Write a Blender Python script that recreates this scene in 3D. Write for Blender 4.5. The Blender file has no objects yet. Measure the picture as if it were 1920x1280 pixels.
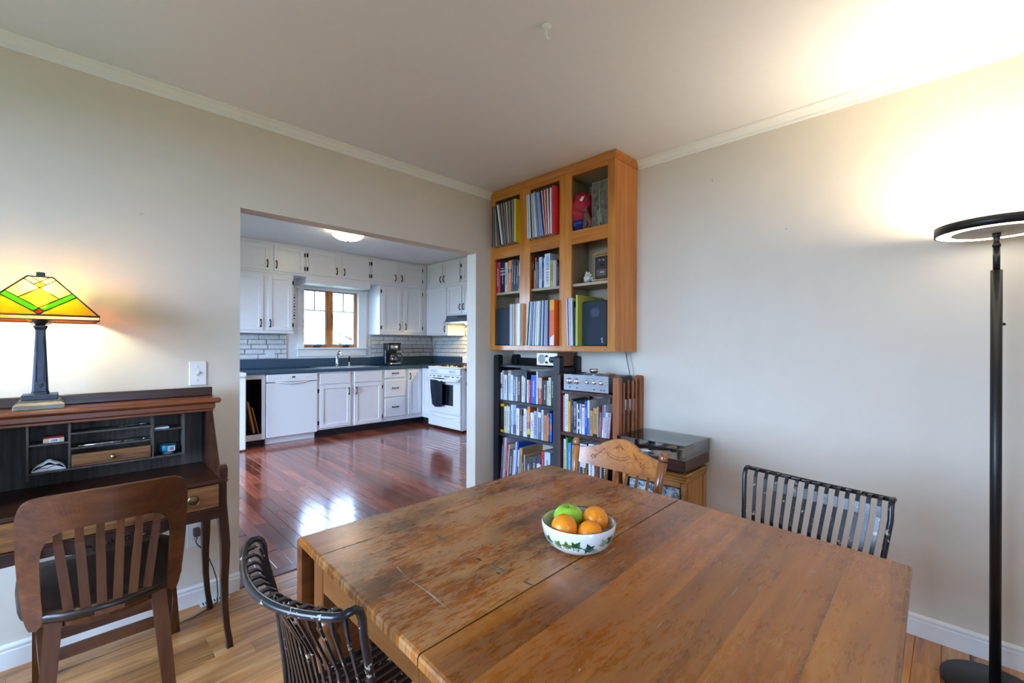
import bpy, bmesh, math, random
from mathutils import Vector, Matrix

random.seed(11)
SC = bpy.context.scene
COL = SC.collection
PI = math.pi
def R(d): return math.radians(d)

# ------------------------------------------------------------------ camera
CAM_H = 1.254
F_PX = 827.5
ROLL = R(0.2)
_f = Vector((math.cos(PI/4), math.sin(PI/4), 0)); _r = Vector((math.sin(PI/4), -math.cos(PI/4), 0)); _u = Vector((0, 0, 1))
_R = _r*math.cos(ROLL) + _u*math.sin(ROLL); _U = _u*math.cos(ROLL) - _r*math.sin(ROLL)
cd = bpy.data.cameras.new('camera'); cam = bpy.data.objects.new('camera', cd); COL.objects.link(cam)
cd.sensor_width = 36.0; cd.lens = F_PX/1920*36.0; cd.shift_y = 6/1920; cd.clip_start = 0.02; cd.clip_end = 200
m = Matrix.Identity(4)
for i in range(3):
    m[i][0] = _R[i]; m[i][1] = _U[i]; m[i][2] = -_f[i]
m[2][3] = CAM_H
cam.matrix_world = m
SC.camera = cam

# ------------------------------------------------------------------ sky, exposure
SKY = 28.0
w = bpy.data.worlds.new('sky'); SC.world = w; w.use_nodes = True
bg = w.node_tree.nodes['Background']; bg.inputs[0].default_value = (0.43, 0.65, 1.0, 1); bg.inputs[1].default_value = SKY
SC.view_settings.view_transform = 'Standard'; SC.view_settings.look = 'None'
SC.view_settings.exposure = 0.42; SC.view_settings.gamma = 1.0; SC.view_settings.use_curve_mapping = False
SC.cycles.use_denoising = True
SC.cycles.max_bounces = 7; SC.cycles.diffuse_bounces = 5; SC.cycles.glossy_bounces = 3
SC.cycles.transmission_bounces = 5; SC.cycles.transparent_max_bounces = 10
SC.cycles.use_adaptive_sampling = True; SC.cycles.adaptive_threshold = 0.05; SC.cycles.adaptive_min_samples = 16
SC.cycles.use_light_tree = False
SC.cycles.caustics_reflective = False; SC.cycles.caustics_refractive = False
SC.cycles.sample_clamp_indirect = 6.0

def portal(name, loc, rot, sx, sy):
    l = bpy.data.lights.new(name, 'AREA'); l.shape = 'RECTANGLE'; l.size = sx; l.size_y = sy
    l.cycles.is_portal = True
    o = bpy.data.objects.new(name, l); COL.objects.link(o); o.location = loc; o.rotation_euler = rot
    return o

# ------------------------------------------------------------------ pixel of the photograph -> point on a plane of the room
def at(px, py, ax, v):
    a = (px-960)/F_PX; b = -(py-646)/F_PX
    d = _f + _R*a + _U*b
    o = Vector((0, 0, CAM_H)); i = 'xyz'.index(ax)
    return o + d*((v-o[i])/d[i])

# ------------------------------------------------------------------ mesh building
class MB:
    def __init__(s): s.v = []; s.f = []; s.sm = []
    def add(s, vs, fs, smooth=False):
        n = len(s.v); s.v += [tuple(p) for p in vs]
        for f in fs: s.f.append([i+n for i in f]); s.sm.append(smooth)
        return s
    def box(s, x0, x1, y0, y1, z0, z1, M=None):
        vs = [Vector((x, y, z)) for x in (x0, x1) for y in (y0, y1) for z in (z0, z1)]
        if M: vs = [M @ p for p in vs]
        return s.add(vs, [(0,1,3,2),(4,6,7,5),(0,4,5,1),(2,3,7,6),(0,2,6,4),(1,5,7,3)])
    def cbox(s, x0, x1, y0, y1, z0, z1, b=0.003, M=None):
        lo = (min(x0,x1), min(y0,y1), min(z0,z1)); hi = (max(x0,x1), max(y0,y1), max(z0,z1))
        b = min([b]+[(hi[i]-lo[i])*0.45 for i in range(3)])
        vs = []; ix = {}
        for sx in (0,1):
            for sy in (0,1):
                for sz in (0,1):
                    sg = (sx,sy,sz)
                    for a in range(3):
                        p = [(hi if sg[i] else lo)[i] + (0 if i == a else (-b if sg[i] else b)) for i in range(3)]
                        ix[(sg,a)] = len(vs); vs.append(Vector(p))
        fs = []
        for a in range(3):
            o1, o2 = [i for i in range(3) if i != a]
            for sd in (0,1):
                q = []
                for (p1,p2) in ((0,0),(0,1),(1,1),(1,0)):
                    sg = [0,0,0]; sg[a] = sd; sg[o1] = p1; sg[o2] = p2; q.append(ix[(tuple(sg),a)])
                fs.append(q)
        for a in range(3):
            o1, o2 = [i for i in range(3) if i != a]
            for p1 in (0,1):
                for p2 in (0,1):
                    sA = [0,0,0]; sA[o1] = p1; sA[o2] = p2; sB = list(sA); sB[a] = 1
                    fs.append([ix[(tuple(sA),o1)], ix[(tuple(sB),o1)], ix[(tuple(sB),o2)], ix[(tuple(sA),o2)]])
        for sx in (0,1):
            for sy in (0,1):
                for sz in (0,1): fs.append([ix[((sx,sy,sz),a)] for a in range(3)])
        if M: vs = [M @ p for p in vs]
        return s.add(vs, fs)
    def tube(s, pts, r, n=8, caps=True, smooth=True, up=None, sq=None, closed=False):
        pts = [Vector(p) for p in pts]; N = len(pts)
        rs = r if isinstance(r, (list, tuple)) else [r]*N
        vs = []; prev = None
        for i, p in enumerate(pts):
            if closed: t = pts[(i+1) % N] - pts[i-1]
            else: t = pts[min(i+1, N-1)] - pts[max(i-1, 0)]
            t.normalize()
            ref = Vector(up) if up else (prev if prev else (Vector((0,0,1)) if abs(t.z) < .9 else Vector((1,0,0))))
            a = ref - t*ref.dot(t)
            if a.length < 1e-6: a = Vector((1,0,0)) - t*t.x
            a.normalize(); bb = t.cross(a); prev = a
            if sq:   # rectangular section sq=(w along a, h along b)
                for (ca, cb) in ((1,1),(-1,1),(-1,-1),(1,-1)): vs.append(p + a*(ca*sq[0]/2*rs[i]) + bb*(cb*sq[1]/2*rs[i]))
            else:
                for k in range(n): vs.append(p + a*(rs[i]*math.cos(2*PI*k/n)) + bb*(rs[i]*math.sin(2*PI*k/n)))
        if sq: n = 4; smooth = False
        fs = []
        for i in range(N if closed else N-1):
            j = (i+1) % N
            for k in range(n): fs.append((i*n+k, i*n+(k+1)%n, j*n+(k+1)%n, j*n+k))
        s.add(vs, fs, smooth)
        if caps and not closed:
            b0 = len(s.v)-len(vs)
            s.f.append([b0+k for k in range(n)]); s.sm.append(False)
            s.f.append([b0+(N-1)*n+k for k in range(n)]); s.sm.append(False)
        return s
    def lathe(s, prof, n=24, c=(0,0,0), M=None, smooth=True, capb=True, capt=True):
        vs = []; c = Vector(c)
        for (r, z) in prof:
            for k in range(n): vs.append(Vector((r*math.cos(2*PI*k/n), r*math.sin(2*PI*k/n), z)))
        vs = [(M @ p if M else p)+c for p in vs]
        fs = []
        for i in range(len(prof)-1):
            for k in range(n): fs.append((i*n+k, i*n+(k+1)%n, (i+1)*n+(k+1)%n, (i+1)*n+k))
        b0 = len(s.v)
        s.add(vs, fs, smooth)
        if capb and prof[0][0] > 1e-5: s.f.append([b0+k for k in range(n)]); s.sm.append(False)
        if capt and prof[-1][0] > 1e-5: s.f.append([b0+(len(prof)-1)*n+k for k in range(n)]); s.sm.append(False)
        return s
    def prism(s, poly, ax, d0, d1, M=None):
        # poly in the other two axes (in xyz order), extruded along ax
        o = [i for i in range(3) if i != 'xyz'.index(ax)]; a = 'xyz'.index(ax); n = len(poly); vs = []
        for d in (d0, d1):
            for (p, q) in poly:
                t = [0,0,0]; t[o[0]] = p; t[o[1]] = q; t[a] = d; vs.append(Vector(t))
        if M: vs = [M @ p for p in vs]
        return s.add(vs, [list(range(n)), list(range(n, 2*n))] + [(i, (i+1)%n, n+(i+1)%n, n+i) for i in range(n)])
    def loft(s, rings, smooth=True, caps=True):
        n = len(rings[0]); vs = [p for r in rings for p in r]; b0 = len(s.v)
        fs = [(i*n+k, i*n+(k+1)%n, (i+1)*n+(k+1)%n, (i+1)*n+k) for i in range(len(rings)-1) for k in range(n)]
        s.add(vs, fs, smooth)
        if caps:
            s.f.append([b0+k for k in range(n)]); s.sm.append(False)
            s.f.append([b0+(len(rings)-1)*n+k for k in range(n)]); s.sm.append(False)
        return s
    def sheet(s, nu, nv, fn, th=0.0, smooth=True):
        # a curved panel fn(u,v)->point, optional thickness along local normal
        P = [[Vector(fn(i/nu, j/nv)) for j in range(nv+1)] for i in range(nu+1)]
        vs = [p for r in P for p in r]
        fs = [(i*(nv+1)+j, (i+1)*(nv+1)+j, (i+1)*(nv+1)+j+1, i*(nv+1)+j+1) for i in range(nu) for j in range(nv)]
        if th:
            nn = []
            for i in range(nu+1):
                for j in range(nv+1):
                    du = P[min(i+1,nu)][j]-P[max(i-1,0)][j]; dv = P[i][min(j+1,nv)]-P[i][max(j-1,0)]
                    n_ = du.cross(dv); n_.normalize(); nn.append(n_)
            k = len(vs); vs = vs + [vs[i]+nn[i]*th for i in range(k)]
            fs = fs + [tuple(k+i for i in f)[::-1] for f in fs]
            W = nv+1
            for i in range(nu):
                fs.append((i*W, (i+1)*W, k+(i+1)*W, k+i*W)); fs.append((i*W+nv, (i+1)*W+nv, k+(i+1)*W+nv, k+i*W+nv))
            for j in range(nv):
                fs.append((j, j+1, k+j+1, k+j)); fs.append((nu*W+j, nu*W+j+1, k+nu*W+j+1, k+nu*W+j))
        return s.add(vs, fs, smooth)
    def xf(s, M, start=0):
        for i in range(start, len(s.v)): s.v[i] = tuple(M @ Vector(s.v[i]))
        return s
    def mesh(s, name, mat, off=(0,0,0), recalc=True):
        me = bpy.data.meshes.new(name)
        vs = [(p[0]-off[0], p[1]-off[1], p[2]-off[2]) for p in s.v]
        me.from_pydata(vs, [], s.f)
        if any(s.sm): me.polygons.foreach_set('use_smooth', s.sm)
        if mat: me.materials.append(mat)
        if recalc:
            bm = bmesh.new(); bm.from_mesh(me); bmesh.ops.recalc_face_normals(bm, faces=bm.faces); bm.to_mesh(me); bm.free()
        me.update(); return me

def tag(o, label=None, cat=None, group=None, kind=None):
    if label: o['label'] = label
    if cat: o['category'] = cat
    if group: o['group'] = group
    if kind: o['kind'] = kind
    return o
def link(name, data, parent=None):
    o = bpy.data.objects.new(name, data); COL.objects.link(o)
    if parent: o.parent = parent
    return o
def thing(name, label, cat, loc=(0,0,0), rz=0, group=None, kind=None):
    o = link(name, None); o.location = loc; o.rotation_euler = (0,0,rz); o.empty_display_size = .05
    return tag(o, label, cat, group, kind)
def root_of(o):
    while o.parent: o = o.parent
    return o
# part in coordinates local to the thing
def part(parent, name, mb, mat, label=None, kind=None):
    o = link(name, mb.mesh(name, mat), parent)
    if label: o['label'] = label
    if kind: o['kind'] = kind
    return o
# part in room coordinates (thing unrotated)
def wpart(parent, name, mb, mat, label=None, kind=None):
    off = Vector((0,0,0)); p = parent
    while p: off += Vector(p.location); p = p.parent
    o = link(name, mb.mesh(name, mat, off), parent)
    if label: o['label'] = label
    if kind: o['kind'] = kind
    return o
# one-mesh thing in room coordinates, origin at its base
def single(name, mb, mat, label, cat, group=None, kind=None):
    xs = [p[0] for p in mb.v]; ys = [p[1] for p in mb.v]; zs = [p[2] for p in mb.v]
    off = ((min(xs)+max(xs))/2, (min(ys)+max(ys))/2, min(zs))
    o = link(name, mb.mesh(name, mat, off)); o.location = off
    return tag(o, label, cat, group, kind)
def struct(name, mb, mat, parent=None):
    o = link(name, mb.mesh(name, mat), parent)
    if not parent: o['kind'] = 'structure'
    return o
def copy_tree(o, parent=None):
    c = o.copy(); COL.objects.link(c); c.parent = parent
    for ch in list(o.children): copy_tree(ch, c)
    return c
def text_part(parent, name, txt, size, M, mat, ext=0.0002, align='CENTER', squeeze=1.0):
    cu = bpy.data.curves.new('txt', 'FONT'); cu.body = txt; cu.size = size; cu.extrude = ext; cu.resolution_u = 2
    cu.align_x = align; cu.align_y = 'CENTER'
    t = bpy.data.objects.new('txt', cu); COL.objects.link(t)
    me = bpy.data.meshes.new_from_object(t.evaluated_get(bpy.context.evaluated_depsgraph_get()))
    bpy.data.objects.remove(t); bpy.data.curves.remove(cu)
    me.transform(M @ Matrix.Diagonal((squeeze,1,1,1))); me.materials.clear(); me.materials.append(mat); me.name = name
    return link(name, me, parent)

def wtext(parent, name, txt, size, M, mat, **k):
    o = text_part(parent, name, txt, size, M, mat, **k); p = parent; off = Vector((0,0,0))
    while p: off += Vector(p.location); p = p.parent
    o.data.transform(Matrix.Translation(-off)); return o

# ------------------------------------------------------------------ materials
def hexc(h):
    c = [int(h[i:i+2], 16)/255 for i in (0,2,4)]
    return tuple(x/12.92 if x <= .04045 else ((x+.055)/1.055)**2.4 for x in c) + (1,)
def col(c): return hexc(c) if isinstance(c, str) else (tuple(c)+(1,))[:4]
class NT:
    def __init__(s, name):
        s.m = bpy.data.materials.new(name); s.m.use_nodes = True; s.t = s.m.node_tree; s.t.nodes.clear()
        s.out = s.t.nodes.new('ShaderNodeOutputMaterial')
    def n(s, typ, props=None, **inp):
        nd = s.t.nodes.new('ShaderNode'+typ)
        for k, v in (props or {}).items(): setattr(nd, k, v)
        for k, v in inp.items():
            key = int(k[1:]) if k[0] == 'i' and k[1:].isdigit() else k.replace('_', ' ')
            sk = nd.inputs[key]
            if hasattr(v, 'is_linked'): s.t.links.new(v, sk)
            else: sk.default_value = v
        return nd
    def ramp(s, fac, stops, interp='LINEAR'):
        nd = s.t.nodes.new('ShaderNodeValToRGB'); nd.color_ramp.interpolation = interp; e = nd.color_ramp.elements
        while len(e) < len(stops): e.new(0.5)
        for i, (p, c) in enumerate(stops): e[i].position = p; e[i].color = col(c)
        s.t.links.new(fac, nd.inputs[0]); return nd.outputs[0]
    def mix(s, fac, a, b, mode='MIX'):
        nd = s.t.nodes.new('ShaderNodeMix'); nd.data_type = 'RGBA'; nd.blend_type = mode
        for sk, v in ((nd.inputs[0], fac), (nd.inputs[6], a), (nd.inputs[7], b)):
            if hasattr(v, 'is_linked'): s.t.links.new(v, sk)
            else: sk.default_value = v if not isinstance(v, str) else hexc(v)
        return nd.outputs[2]
    def math(s, op, a, b=0.0):
        nd = s.t.nodes.new('ShaderNodeMath'); nd.operation = op
        for i, v in enumerate((a, b)):
            if hasattr(v, 'is_linked'): s.t.links.new(v, nd.inputs[i])
            else: nd.inputs[i].default_value = v
        return nd.outputs[0]
    def coord(s, scale=(1,1,1), rnd=0.0, loc=(0,0,0)):
        tc = s.n('TexCoord'); v = tc.outputs['Object']
        if rnd:
            oi = s.n('ObjectInfo'); mm = s.n('VectorMath', {'operation':'MULTIPLY'}, i0=(rnd*7.3, rnd*3.1, rnd*5.7))
            s.t.links.new(oi.outputs['Random'], mm.inputs[1])
            ad = s.n('VectorMath', {'operation':'ADD'}, i0=v, i1=mm.outputs[0]); v = ad.outputs[0]
        mp = s.n('Mapping', i0=v); mp.inputs['Scale'].default_value = scale; mp.inputs['Location'].default_value = loc
        return mp.outputs[0]
    def noise(s, vec, scale=5.0, detail=4.0, rough=.55, dist=0.0):
        return s.n('TexNoise', Vector=vec, Scale=scale, Detail=detail, Roughness=rough, Distortion=dist).outputs['Fac']
    def bump(s, h, strength=.2, dist=.002):
        return s.n('Bump', Strength=strength, Distance=dist, Height=h).outputs[0]
    def done(s, shader): s.t.links.new(shader, s.out.inputs[0]); return s.m
    def bsdf(s, **k): return s.done(s.n('BsdfPrincipled', **k).outputs[0])

_MC = {}
def paint(name, c, rough=.55, var=.04, bump=.05, scale=30, metallic=0.0, coat=0.0):
    if name in _MC: return _MC[name]
    t = NT(name); v = t.coord(); n = t.noise(v, scale, 3)
    base = col(c); dk = tuple(x*(1-var*2) for x in base[:3])+(1,)
    cc = t.ramp(n, [(.3, dk), (.7, base)])
    k = dict(Base_Color=cc, Roughness=rough, Metallic=metallic)
    if coat: k['Coat_Weight'] = coat
    if bump: k['Normal'] = t.bump(n, bump)
    _MC[name] = t.bsdf(**k); return _MC[name]
def metal(name, c, rough=.3, bump=0.0):
    return paint(name, c, rough, .02, bump, 40, metallic=1.0)
def wood(name, dark, mid, light, axis='x', scale=1.0, rough=.4, rnd=0.0, rndval=0.0, bump=.15, coat=0.0, contrast=1.0, knots=False):
    t = NT(name); st = 1.6*scale; cr = 26*scale
    sc = {'x':(st,cr,cr), 'y':(cr,st,cr), 'z':(cr,cr,st)}[axis]
    v = t.coord(sc, rnd); n1 = t.noise(v, 1.0, 6, .6, .6)
    v2 = t.coord(tuple(x*3.5 for x in sc), rnd); n2 = t.noise(v2, 1.0, 3, .6)
    v3 = t.coord(tuple(x*.16 for x in sc), rnd); n3 = t.noise(v3, 1.0, 3, .5, .5)
    f = t.math('ADD', t.math('MULTIPLY', n1, .5), t.math('ADD', t.math('MULTIPLY', n2, .2), t.math('MULTIPLY', n3, .3)))
    d = .17/contrast
    c = t.ramp(f, [(.5-d, dark), (.5, mid), (.5+d, light)])
    if rndval:
        oi = t.n('ObjectInfo')
        val = t.math('ADD', t.math('MULTIPLY', oi.outputs['Random'], rndval), 1-rndval/2)
        hs = t.n('HueSaturation', Value=val, Color=c); c = hs.outputs[0]
    if knots:
        vk = t.coord((1.6*scale, 14*scale, 14*scale) if axis == 'x' else (14*scale, 1.6*scale, 14*scale), rnd)
        k = t.noise(vk, 2.2, 2, .4); kf = t.ramp(k, [(.64, (0,0,0)), (.76, (1,1,1))])
        c = t.mix(kf, c, tuple(x*.35 for x in col(dark)[:3])+(1,))
    k = dict(Base_Color=c, Roughness=rough, Normal=t.bump(n2, bump, .0015))
    if coat: k['Coat_Weight'] = coat; k['Coat_Roughness'] = .12
    return t.bsdf(**k)
def emit(name, c, strength):
    t = NT(name); return t.done(t.n('Emission', Color=col(c), Strength=strength).outputs[0])
def glass_thin(name, tint=(1,1,1), refl=.06, rough=.02):
    t = NT(name); lw = t.n('LayerWeight', Blend=.25)
    fac = t.math('ADD', t.math('MULTIPLY', lw.outputs['Fresnel'], .55), refl)
    a = t.n('BsdfTransparent', Color=col(tint)); b = t.n('BsdfGlossy', Roughness=rough)
    return t.done(t.n('MixShader', i0=fac, i1=a.outputs[0], i2=b.outputs[0]).outputs[0])
def flat(c, rough=.5): # plain small-print / cover colour, one material per colour
    key = 'cover_'+str(c)+str(rough)
    return paint(key, c, rough, .03, 0.0, 60)

# ================================================================== ROOM SHELL
XW, YW, CH = 2.605, 2.58, 2.44          # right wall, left wall, dining ceiling
WT = 0.105                              # wall thickness
OX0, OX1, OZ = 0.612, 2.187, 1.95       # opening to the kitchen
YK0 = YW+WT                             # kitchen begins
YKB, XKR, XKL, KCH = 6.62, 4.60, -0.35, 2.585
RB = -1.9                               # dining walls behind the camera

M_wall = paint('wall_paint_warm_white', (.71,.635,.53), .62, .015, .03, 8)
M_kwall = paint('kitchen_wall_paint', (.74,.74,.76), .5, .01, .03, 10)
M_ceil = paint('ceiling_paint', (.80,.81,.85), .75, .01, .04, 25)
t = NT('kitchen_ceiling_texture'); n_ = t.noise(t.coord(), 55, 4, .6)
M_kceil = t.bsdf(Base_Color=(.74,.74,.78,1), Roughness=.6, Normal=t.bump(n_, .5, .006))
M_trim = paint('white_trim_paint', (.86,.86,.84), .35, .01, 0, 10)
M_cab = paint('white_cabinet_paint', (.80,.80,.82), .3, .012, .03, 18)
M_black = paint('black_metal', (.012,.012,.014), .42, .1, .1, 60)

# walls
mb = MB()
mb.box(RB, OX0, YW, YK0, 0, KCH); mb.box(OX1, 4.7, YW, YK0, 0, KCH); mb.box(OX0, OX1, YW, YK0, OZ, KCH)
struct('wall_left', mb, M_wall)
struct('wall_right', MB().box(XW, XW+.1, RB, YW, 0, CH), M_wall)
# walls behind the camera, each with a window opening
B0, B1, BZ0, BZ1 = 0.45, 2.3, 0.6, 2.15      # opening in wall_back (along y)
mb = MB(); mb.box(RB-.12, RB, RB, B0, 0, CH); mb.box(RB-.12, RB, B1, YW, 0, CH); mb.box(RB-.12, RB, B0, B1, 0, BZ0); mb.box(RB-.12, RB, B0, B1, BZ1, CH)
struct('wall_back', mb, M_wall)
A0, A1 = -0.3, 0.3                             # opening in wall_front (along x)
mb = MB(); mb.box(RB-.12, A0, RB-.12, RB, 0, CH); mb.box(A1, XW+.1, RB-.12, RB, 0, CH); mb.box(A0, A1, RB-.12, RB, 0, BZ0); mb.box(A0, A1, RB-.12, RB, BZ1, CH)
struct('wall_front', mb, M_wall)
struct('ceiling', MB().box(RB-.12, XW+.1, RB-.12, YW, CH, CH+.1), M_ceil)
# kitchen walls
WX0, WX1, WZ0, WZ1 = 2.375, 3.195, 1.20, 2.075   # sink window opening
mb = MB(); mb.box(XKL-.1, WX0, YKB, YKB+.16, 0, KCH); mb.box(WX1, XKR+.1, YKB, YKB+.16, 0, KCH)
mb.box(WX0, WX1, YKB, YKB+.16, 0, WZ0); mb.box(WX0, WX1, YKB, YKB+.16, WZ1, KCH)
struct('wall_kitchen_back', mb, M_kwall)
struct('wall_kitchen_right', MB().box(XKR, XKR+.1, YK0, YKB, 0, KCH), M_kwall)
G0, G1, GZ = 4.2, 5.7, 2.1                        # glazed door opening in the kitchen's left wall
mb = MB(); mb.box(XKL-.12, XKL, YK0, G0, 0, KCH); mb.box(XKL-.12, XKL, G1, YKB, 0, KCH); mb.box(XKL-.12, XKL, G0, G1, GZ, KCH)
struct('wall_kitchen_left', mb, M_kwall)
struct('ceiling_kitchen', MB().box(XKL-.12, XKR+.1, YW, YKB+.16, KCH, KCH+.1), M_kceil)

# crown mouldings and baseboards
def crown(name, ax, a0, a1, sgn, wallc):
    prof = [(0,-.052),(.006,-.052),(.009,-.046),(.009,-.034),(.016,-.028),(.022,-.018),(.030,-.012),(.036,-.011),(.040,-.006),(.040,-.0005),(0,-.0005)]
    mb = MB()
    if ax == 'x': mb.prism([(wallc+sgn*p, CH+q) for p, q in prof], 'x', a0, a1)
    else: mb.prism([(wallc+sgn*p, CH+q) for p, q in prof], 'y', a0, a1)
    struct(name, mb, M_trim)
crown('trim_1', 'x', RB, 2.335, -1, YW)
crown('trim_2', 'y', RB, 1.447, -1, XW)
crown('trim_3', 'y', RB, YW, 1, RB)
crown('trim_4', 'x', RB, XW, 1, RB)
def baseb(name, ax, a0, a1, sgn, wallc):
    prof = [(0,0),(.014,0),(.014,.066),(.0105,.070),(.0105,.074),(.0135,.078),(.0135,.084),(.008,.090),(.003,.092),(0,.092)]
    mb = MB(); poly = [(wallc+sgn*p, q) for p, q in prof]
    mb.prism(poly, ax, a0, a1); struct(name, mb, M_trim)
baseb('baseboard_left', 'x', RB, OX0, -1, YW)
baseb('baseboard_left_end', 'x', OX1, XW, -1, YW)
baseb('baseboard_right', 'y', RB, YW, -1, XW)
baseb('baseboard_back', 'y', RB, YW, 1, RB)
baseb('baseboard_front', 'x', RB, XW, 1, RB)

# windows behind the camera
M_pane = glass_thin('window_glass')
def plain_window(name, ax, c, a0, a1, z0, z1, cols=3):
    o = link(name, None); o['kind'] = 'structure'
    def bx(mb, p0, p1, q0, q1, d0=-.05, d1=.0):
        if ax == 'y': mb.box(c+d0, c+d1, p0, p1, q0, q1)
        else: mb.box(p0, p1, c+d0, c+d1, q0, q1)
    mb = MB(); w_ = .06
    bx(mb, a0, a1, z0, z0+w_); bx(mb, a0, a1, z1-w_, z1)
    for k in range(cols+1):
        p = a0 + (a1-a0-w_)*k/cols; bx(mb, p, p+w_, z0+w_, z1-w_)
    struct('window_frame', mb, M_trim, o)
    for k in range(cols):
        p = a0+(a1-a0-w_)*k/cols; mb = MB(); bx(mb, p+w_, p+(a1-a0-w_)/cols, z0+w_, z1-w_, -.03, -.025); struct('pane', mb, M_pane, o)
plain_window('window_2', 'y', RB-.03, B0, B1, BZ0, BZ1)
plain_window('window_3', 'x', RB-.03, A0, A1, BZ0, BZ1)
plain_window('window_4', 'y', XKL-.03, G0, G1, 0.0, GZ, 2)
portal('window_portal_back', (RB-.10, (B0+B1)/2, (BZ0+BZ1)/2), (0, -PI/2, 0), BZ1-BZ0, B1-B0)
portal('window_portal_front', ((A0+A1)/2, RB-.10, (BZ0+BZ1)/2), (PI/2, 0, 0), A1-A0, BZ1-BZ0)
portal('door_portal_kitchen', (XKL-.10, (G0+G1)/2, GZ/2), (0, -PI/2, 0), GZ, G1-G0)
portal('window_portal_kitchen', ((WX0+WX1)/2, YKB+.15, (WZ0+WZ1)/2), (-PI/2, 0, 0), WX1-WX0, WZ1-WZ0)

# floors: sub-floor slab + one plank per board
M_sub = paint('floor_joint_dark', (.06,.03,.015), .8, .1, 0, 20)
M_fl = wood('hickory_floor', '7e4c20', 'c08348', 'dcae7a', 'x', .9, .30, rnd=1, rndval=.5, bump=.06, coat=.25, knots=True)
M_kfl = wood('cherry_floor', '62291a', '88432d', 'a66247', 'x', .6, .16, rnd=1, rndval=.9, bump=.03, coat=.5, contrast=.7)
floor = struct('floor', MB().box(RB-.12, XW+.1, RB-.12, YW, -.12, -.012), M_sub)
kfloor = struct('floor_kitchen', MB().box(XKL-.12, XKR+.1, YW, YKB+.16, -.12, -.012), M_sub)
PW = .0822
pm = {}
def plank_mesh(L, mat, key):
    k = (round(L, 2), key)
    if k not in pm:
        pm[k] = MB().cbox(0, k[0], 0, PW-.0009, -.0115, 0, .0016).mesh('plank', mat)
    return pm[k]
rg = random.Random(5)
y = 2.0865 - PW*48
rows = []
while y < YW-.001: rows.append(y); y += PW
for y in rows:
    if y < RB: continue
    x = RB + rg.uniform(-.9, -.1)
    while x < XW:
        L = rg.choice([.66,.78,.9,1.02,1.2,1.38]); x0 = max(x, RB); x1 = min(x+L, XW)
        if y < -.9: L = x1-x0
        if x1-x0 > .05:
            o = link('plank', plank_mesh(x1-x0-.0008, M_fl, 'd'), floor); o.location = (x0, y, 0)
            if y+PW > YW: o.scale.y = (YW-y)/PW
        x += L
# kitchen boards run away from the opening
x = 1.064 - PW*16
Y0 = YK0-.012
n_k = 0
while x < XKR:
    yy = Y0 + rg.uniform(-.5, -.05)
    while yy < 6.12:
        L = rg.choice([.42,.54,.66,.78,.96]); a = max(yy, Y0); b = min(yy+L, 6.12)
        if b-a > .04 and x > .2 and not (x > 3.95 and a > 4.3):
            o = link('plank', plank_mesh(b-a-.0008, M_kfl, 'k'), kfloor); o.location = (x+PW, a, 0); o.rotation_euler = (0,0,PI/2); n_k += 1
        yy += L
    x += PW
M_thr = wood('threshold_cherry', '4a1c0e', '6e2e18', '88442a', 'x', .6, .25, bump=.04, coat=.3)
struct('threshold_strip', MB().prism([(YW-.004,-.011),(YK0-.014,-.011),(YK0-.014,.001),(YW+.012,.004),(YW,.003),(YW-.004,0)], 'x', OX0, OX1), M_thr, kfloor)

# ground and planting outside
M_lawn = paint('lawn_grass', (.13,.16,.09), .9, .2, .3, 3)
struct('ground_outside', MB().box(-30, 30, -30, 40, -.7, -.5), M_lawn)
M_leaf = paint('leaf_green', (.45,.58,.22), .6, .15, 0, 2)
M_bark = paint('tree_bark', (.12,.08,.05), .9, .2, .4, 20)
def tree(x, y, h, rad, n, label, seed):
    rr = random.Random(seed)
    t_ = thing('leafy_tree', label, 'tree', (x, y, -.5), group='trees outside the kitchen window')
    mb = MB(); mb.tube([(0,0,0),(.05,.03,h*.35),(-.04,0,h*.6),(0,.05,h*.9)], [.13,.11,.08,.03], 8)
    for k in range(9):
        a = rr.uniform(0, 2*PI); z = h*rr.uniform(.3,.8); mb.tube([(0,0,z),(math.cos(a)*rad*.4, math.sin(a)*rad*.4, z+.35),(math.cos(a)*rad*.8, math.sin(a)*rad*.8, z+.6)], [.04,.025,.01], 5)
    part(t_, 'trunk', mb, M_bark)
    mb = MB()
    for k in range(n):
        while True:
            p = Vector((rr.uniform(-1,1), rr.uniform(-1,1), rr.uniform(-1,1)))
            if p.length < 1: break
        p = Vector((p.x*rad, p.y*rad, h*.62 + p.z*h*.46)); s_ = rr.uniform(.05,.11)
        a = Vector((rr.uniform(-1,1), rr.uniform(-1,1), rr.uniform(-1,1))).normalized(); b = a.orthogonal().normalized()
        mb.add([p-a*s_, p+b*s_*.5, p+a*s_, p-b*s_*.5], [(0,1,2,3)])
    o = link('foliage', mb.mesh('foliage', M_leaf, recalc=False), t_); o['kind'] = 'stuff'
tree(2.6, 12.0, 4.2, 1.9, 3800, 'leafy green tree seen through the left pane of the kitchen window', 3)
tree(6.6, 13.0, 3.6, 1.7, 3000, 'leafy green tree seen through the right pane of the kitchen window', 4)

# ================================================================== KITCHEN
def FY(Yf): return lambda u, v, w_: (u, Yf-w_, v)     # fronts facing the dining room
def FX(Xf): return lambda u, v, w_: (Xf-w_, u, v)     # fronts facing left
def ub(mb, fn, u0, u1, v0, v1, w0, w1, b=.002):
    k = len(mb.v); mb.cbox(u0, u1, v0, v1, w0, w1, b)
    for i in range(k, len(mb.v)): mb.v[i] = fn(*mb.v[i])
    return mb
def utube(mb, fn, pts, r, n=8, **k):
    return mb.tube([fn(*p) for p in pts], r, n, **k)
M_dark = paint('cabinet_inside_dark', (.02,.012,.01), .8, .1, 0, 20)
M_kick = paint('toe_kick_black', (.012,.012,.014), .6, .1, 0, 20)

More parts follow.
